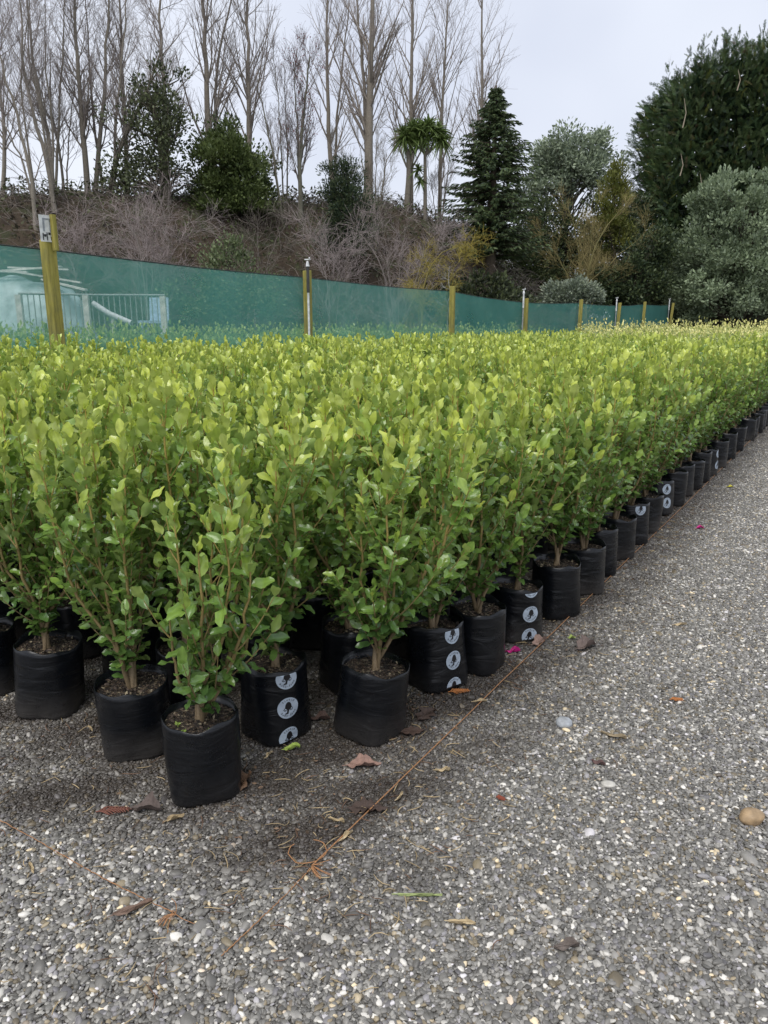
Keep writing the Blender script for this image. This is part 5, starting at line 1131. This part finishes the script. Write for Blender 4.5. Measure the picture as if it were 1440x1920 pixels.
twine('string_line', [(-60, 1510), (60, 1575), (190, 1650), (325, 1718)], 'thin brown string lying across the gravel before the front bags', 0.0012, 0.009, 5)
def knot(px, py, label, seed, tied=True):
    r = np.random.default_rng(seed); c = gnd(px, py); mb = MB(); t = np.linspace(0, 1, 24)
    loop = np.stack([-0.018 + 0.05 * np.cos(t * 5.2 + 2.4), 0.045 + 0.05 * np.sin(t * 5.2 + 2.4), 0.012 + 0 * t], 1); loop += np.cumsum(r.normal(0, 0.0016, (24, 3)) * [1, 1, 0.2], 0)
    if tied: V, Q = tubes(loop[None], np.full((1, 24), 0.0014), 5); mb.add(V, Q)
    for k in range(14):
        an = r.normal(-0.6, 0.7) if tied else r.normal(-2.4, 1.3); L = r.uniform(0.02, 0.06); P = np.array([[0, 0, 0.012], [math.cos(an) * L * 0.5, math.sin(an) * L * 0.5, 0.016], [math.cos(an + 0.3) * L, math.sin(an + 0.3) * L, 0.008]]); V, Q = tubes(smooth_path(P, 6)[None], np.full((1, 6), 0.0010), 4); mb.add(V, Q)
    link('frayed_knot', mb.mesh('frayed_knot', [M['twine']]), loc=c, label=label, cat='knot')
knot(585, 1630, 'frayed orange knot with a loop where the string is tied', 6); knot(330, 1722, 'frayed end of the thin string on the gravel', 7, False)

def lobed_leaf(name, px, py, L, c, label, cat, seed, lobes=4, asp=0.5, rz=0.0, curl=0.02, amp=0.28, m='litter', group=None):
    """a fallen leaf: outline with lobes, curled, with a midrib and stalk"""
    r = np.random.default_rng(seed); nv, nu = 16, 6; s = np.linspace(0, 1, nv + 1); w = asp / 2 * np.sin(np.pi * s ** 0.85) ** 0.7 * (1 + amp * np.cos(2 * np.pi * lobes * s + r.uniform(0, 6))) ; w[0] = 0.012; w[-1] = 0.006
    S, U = np.meshgrid(s - 0.5, np.linspace(-1, 1, nu + 1), indexing='ij'); X, Yv = S * L, U * w[:, None] * L * (1 + 0.12 * r.normal(size=S.shape) * (np.abs(U) > 0.9))
    Z = 0.011 + curl * (np.abs(U) ** 1.6) * np.sin(3 * S + r.uniform(0.6, 1.8)) ** 2 + 0.10 * L * (S ** 2) + 0.004 * np.sin(7 * S + 4 * U + r.uniform(0, 6)); P = np.stack([X, Yv, np.maximum(Z, 0.006)], -1).reshape(-1, 3)
    ii = np.arange(P.shape[0]).reshape(nv + 1, nu + 1); Q = np.stack([ii[:-1, :-1], ii[:-1, 1:], ii[1:, 1:], ii[1:, :-1]], -1).reshape(-1, 4)
    C = np.array(c) * (0.9 + 0.25 * r.uniform(size=(len(P), 1))); g = gnd(px, py)
    o = empty(name, g, label, cat, group, rz)
    link('blade', MB().add(P, Q, C=C).mesh('blade', [M[m]]), o)
    V, Qs = tubes(np.array([[[-0.5 * L - 0.25 * L * 0.6, 0.004, 0.010], [-0.5 * L, 0, 0.012 + 0.02 * L], [0.3 * L, 0, 0.0135 + 0.004]]]), np.array([[0.0011, 0.0014, 0.0005]]), 5); link('stalk', MB().add(V, Qs, C=np.array(c) * 1.1).mesh('stalk', [M['stem']]), o)
    return o
BR, DK, STR = (0.17, 0.105, 0.08), (0.055, 0.035, 0.027), (0.46, 0.36, 0.21)
lobed_leaf('dead_leaf', 683, 1440, 0.105, (0.27, 0.165, 0.13), 'pinkish-brown lobed oak leaf lying between the bags and the string', 'leaf', 1, 4, 0.45, 0.1, 0.02)
lobed_leaf('dead_leaf', 275, 1524, 0.085, (0.10, 0.075, 0.065), 'dark curled dead leaf at the foot of the corner bag', 'leaf', 2, 3, 0.6, -0.1, 0.035, 0.15)
lobed_leaf('dead_leaf', 690, 1522, 0.11, DK, 'dark rotting lobed leaf lying under the string', 'leaf', 3, 5, 0.5, 0.0, 0.008, 0.4)
lobed_leaf('dead_leaf', 800, 1345, 0.10, DK, 'dark wet dead leaf beside the tilted bag', 'leaf', 4, 4, 0.55, 0.9, 0.012, 0.35)
lobed_leaf('dead_leaf', 770, 1378, 0.09, (0.06, 0.035, 0.025), 'flat blackened leaf at the base of the tilted bag', 'leaf', 5, 4, 0.5, 0.1, 0.008, 0.3)
lobed_leaf('dead_leaf', 1100, 1217, 0.10, (0.16, 0.12, 0.105), 'large curled grey-brown leaf out beyond the string', 'leaf', 6, 3, 0.6, 0.5, 0.045, 0.2)
lobed_leaf('dead_leaf', 1012, 1208, 0.08, (0.30, 0.20, 0.16), 'pale brown lobed leaf caught beneath the string', 'leaf', 7, 4, 0.6, 0.7, 0.03, 0.35)
lobed_leaf('dead_leaf', 455, 1475, 0.075, (0.14, 0.08, 0.045), 'crumpled brown leaf beside the corner bag', 'leaf', 8, 3, 0.6, 1.2, 0.04, 0.2)
lobed_leaf('dead_leaf', 600, 1353, 0.07, (0.12, 0.075, 0.06), 'brown leaf lying in the gap before the shaded bag', 'leaf', 9, 3, 0.5, 0.0, 0.02, 0.2)
lobed_leaf('dead_leaf', 1062, 1783, 0.058, (0.13, 0.105, 0.09), 'small grey-brown curled leaf alone on the open gravel', 'leaf', 10, 1, 0.42, 0.1, 0.014, 0.05)
lobed_leaf('dead_leaf', 1122, 1436, 0.045, (0.12, 0.07, 0.065), 'small dark red-brown leaf near the white pebble', 'leaf', 11, 1, 0.4, -0.6, 0.006, 0.05)
lobed_leaf('dead_leaf', 250, 1712, 0.09, (0.17, 0.11, 0.08), 'thin brown leaf lying along the loose string', 'leaf', 12, 2, 0.22, 0.5, 0.012, 0.2)
lobed_leaf('dead_leaf', 330, 1540, 0.05, (0.32, 0.24, 0.13), 'tan scrap of leaf before the corner bag', 'leaf', 13, 2, 0.35, 0.6, 0.01, 0.2)
lobed_leaf('green_leaf', 548, 1409, 0.052, (0.38, 0.50, 0.10), 'fresh pale green leaf fallen on the gravel', 'leaf', 14, 1, 0.42, 0.3, 0.018, 0.05)
lobed_leaf('green_leaf', 1072, 1200, 0.03, (0.36, 0.46, 0.12), 'small yellow-green leaf near the large curled leaf', 'leaf', 15, 1, 0.6, 0.0, 0.01, 0.05)
lobed_leaf('yellow_leaf', 1369, 915, 0.05, (0.55, 0.50, 0.06), 'small yellow leaf out on the gravel drive', 'leaf', 16, 1, 0.6, 0.0, 0.01, 0.05)
for k, (x, y, L, rz, lab) in enumerate(((866, 1738, 0.062, -0.12, 'straw-coloured lance leaf alone on the near gravel'), (505, 1420, 0.04, 1.2, 'pale dry lance leaf near the roundel bag'), (830, 1450, 0.045, 0.05, 'pale dry lance leaf just beyond the string'), (650, 1574, 0.05, 0.9, 'cream dry leaf lying on the string near the knot'), (632, 1545, 0.045, -0.4, 'curled cream leaf beside the string'), (170, 1372, 0.045, -0.9, 'pale dry lance leaf before the dusty bags'), (750, 1500, 0.035, 1.0, 'pale curled leaf scrap touching the string'), (900, 1320, 0.05, 0.2, 'pale dry lance leaf near the orange frond'), (1275, 1175, 0.06, 0.2, 'long pale dry leaf out on the drive'), (60, 1635, 0.045, -0.9, 'thin tan leaf beside the loose string'), (1150, 1385, 0.085, -0.5, 'brush-like dry grass head lying on the gravel'), (1000, 1420, 0.035, 0.05, 'white sliver lying on the gravel'))):
    lobed_leaf('dry_leaf', x, y, L, STR if k not in (10, 11) else ((0.30, 0.24, 0.15) if k == 10 else (0.6, 0.58, 0.55)), lab, 'leaf', 40 + k, 1, 0.2, rz, 0.008, 0.05)
lobed_leaf('grass_blade', 788, 1686, 0.105, (0.30, 0.36, 0.14), 'single thin green grass blade lying on the open gravel', 'grass', 63, 1, 0.022, -0.02, 0.001, 0.02)
lobed_leaf('magenta_petal', 962, 1226, 0.058, (0.62, 0.025, 0.25), 'bright magenta petal beside a roundel bag', 'petal', 61, 1, 0.34, 0.0, 0.02, 0.05, 'pink')
lobed_leaf('magenta_petal', 1313, 993, 0.055, (0.62, 0.025, 0.25), 'bright magenta petal out on the gravel drive', 'petal', 62, 1, 0.45, 0.2, 0.02, 0.05, 'pink')

def frond(px, py, L, rz, label, seed, c=(0.40, 0.15, 0.04)):
    r = np.random.default_rng(seed); mb = MB(); ln = []
    for k in range(9):
        x = L * (0.1 + 0.09 * k)
        for sg in (1, -1): a = sg * r.uniform(0.6, 0.9); q = L * 0.34 * (1 - 0.08 * k); ln.append([[x, 0, 0.012], [x + math.cos(a) * q * 0.5, math.sin(a) * q * 0.5, 0.016], [x + math.cos(a * 0.8) * q, math.sin(a * 0.8) * q, 0.010]])
    ln.append([[0, 0, 0.010], [L * 0.5, 0, 0.016], [L, 0.003, 0.010]])
    V, Q = tubes(np.array(ln), np.tile(np.array([[0.0022, 0.0025, 0.001]]), (len(ln), 1)), 5); mb.add(V, Q, C=c)
    link('conifer_frond', mb.mesh('conifer_frond', [M['litter']]), loc=gnd(px, py), rot=(0, 0, rz), label=label, cat='frond')
frond(840, 1302, 0.085, 0.1, 'dead orange conifer frond at the foot of the slumped bag', 1); frond(1255, 1316, 0.05, -0.15, 'small orange conifer sprig out on the gravel', 2); frond(180, 1528, 0.10, 0.1, 'red-brown conifer frond beside the spilt soil', 3, (0.16, 0.06, 0.04)); frond(930, 1500, 0.03, -0.6, 'rusty red scrap of frond beyond the string', 4, (0.25, 0.06, 0.03))

def stone(px, py, s, m, label, seed):
    r = np.random.default_rng(seed); import bmesh as bmh
    bm = bmh.new(); bmh.ops.create_icosphere(bm, subdivisions=4, radius=1.0); V = np.array([v.co[:] for v in bm.verts]); F = np.array([[v.index for v in f.verts] for f in bm.faces]); bm.free()
    V = V * (1 + 0.13 * vnoise(V * 0.9, seed, 2)[:, None] + 0.015 * vnoise(V * 5, seed + 1, 2)[:, None]) * np.array(s); V[:, 2] += s[2] * 0.72
    link('stone', make_mesh('stone', V, None, F, mats=[M[m]]), loc=gnd(px, py), rot=(0, 0, r.uniform(-0.3, 0.3)), label=label, cat='stone')
stone(1057, 1361, (0.029, 0.024, 0.020), 'greystone', 'angular pale grey stone on the gravel beyond the string', 5)
stone(1408, 1541, (0.037, 0.029, 0.023), 'tanstone', 'smooth tan egg-shaped stone out on the drive', 9)
stone(1140, 1474, (0.021, 0.015, 0.009), 'palestone', 'flat cream pebble out on the drive', 12)
stone(1090, 1428, (0.013, 0.010, 0.008), 'palestone', 'small white pebble near the grey stone', 13)

def straw():
    r = np.random.default_rng(91); n = 900; mb = MB()
    dd = r.uniform(1.2, 6.0, n); nn = 1.05 + r.normal(0.02, 0.20, n); k = r.uniform(size=n) < 0.3; dd[k] = r.uniform(0.7, 1.7, k.sum()); nn[k] = r.uniform(0.7, 2.2, k.sum())
    P0 = D[None] * dd[:, None] + N[None] * nn[:, None]; an = r.uniform(0, 6.28, n); L = r.uniform(0.012, 0.06, n); u = np.stack([np.cos(an), np.sin(an), 0 * an], 1); v = np.stack([-np.sin(an), np.cos(an), 0 * an], 1)
    t = np.linspace(-0.5, 0.5, 4)[None, :, None]; P = P0[:, None] + u[:, None] * t * L[:, None, None] + v[:, None] * (t ** 2) * (L * r.normal(0, 0.5, n))[:, None, None]; P[..., 2] = 0.009 + r.uniform(0, 0.003, (n, 4))
    V, Q = tubes(P, np.tile(np.array([[0.0008, 0.0014, 0.0013, 0.0006]]), (n, 1)), 4); c = np.where(r.uniform(size=(n, 1)) < 0.6, np.array([[0.38, 0.29, 0.16]]), np.array([[0.15, 0.085, 0.05]])) * r.uniform(0.6, 1.3, (n, 1)); mb.add(V, Q, C=np.repeat(c, 16, 0))
    m = 2200; dd = r.uniform(1.25, 6.0, m); nn = 1.15 + r.normal(0.08, 0.18, m); P0 = D[None] * dd[:, None] + N[None] * nn[:, None] + np.array([0, 0, 0.009])
    c = np.array([[0.10, 0.065, 0.04]]) * r.uniform(0.25, 2.2, (m, 1)); cards(mb, P0, r.normal(size=(m, 3)) * [1, 1, 0.12], r.uniform(0.004, 0.020, m), 0.45, c, r)
    link('straw_litter', mb.mesh('straw_litter', [M['litter']]), label='scattered straw, bark crumbs and leaf scraps beside the bags', cat='litter', kind='stuff')
straw()
# seedlings in the corner bag
hb = heroes[0]; p = bag_at(*hb['px'])
for k, (dx, dy) in enumerate(((-0.055, -0.04), (0.045, -0.075), (-0.03, -0.08))):
    r = np.random.default_rng(95 + k); mb = MB(); n = 7; a = np.arange(n) * 2.4; cards(mb, np.zeros((n, 3)) + [0, 0, 0.006], np.stack([np.cos(a), np.sin(a), 0.7 + 0 * a], 1), 0.012 * r.uniform(0.7, 1.2, n), 0.7, np.array([0.30, 0.45, 0.08]), r)
    V, Q = tubes(np.array([[[0, 0, -0.004], [0, 0, 0.003], [0, 0, 0.007]]]), np.full((1, 3), 0.0012), 4); mb.add(V, Q, C=(0.3, 0.4, 0.1))
    link('weed_seedling', mb.mesh('weed_seedling', [M['leaf']]), loc=p + np.array([dx, dy, SOIL_Z + 0.004]), label='tiny pale green weed seedling in the soil of the corner bag', cat='seedling', group='weeds in the corner bag')
print('pebbles', NPEB, 'near', len(near), 'far', len(green_pts), len(yel_pts), 'back', len(back), 'far leaves', NFAR)
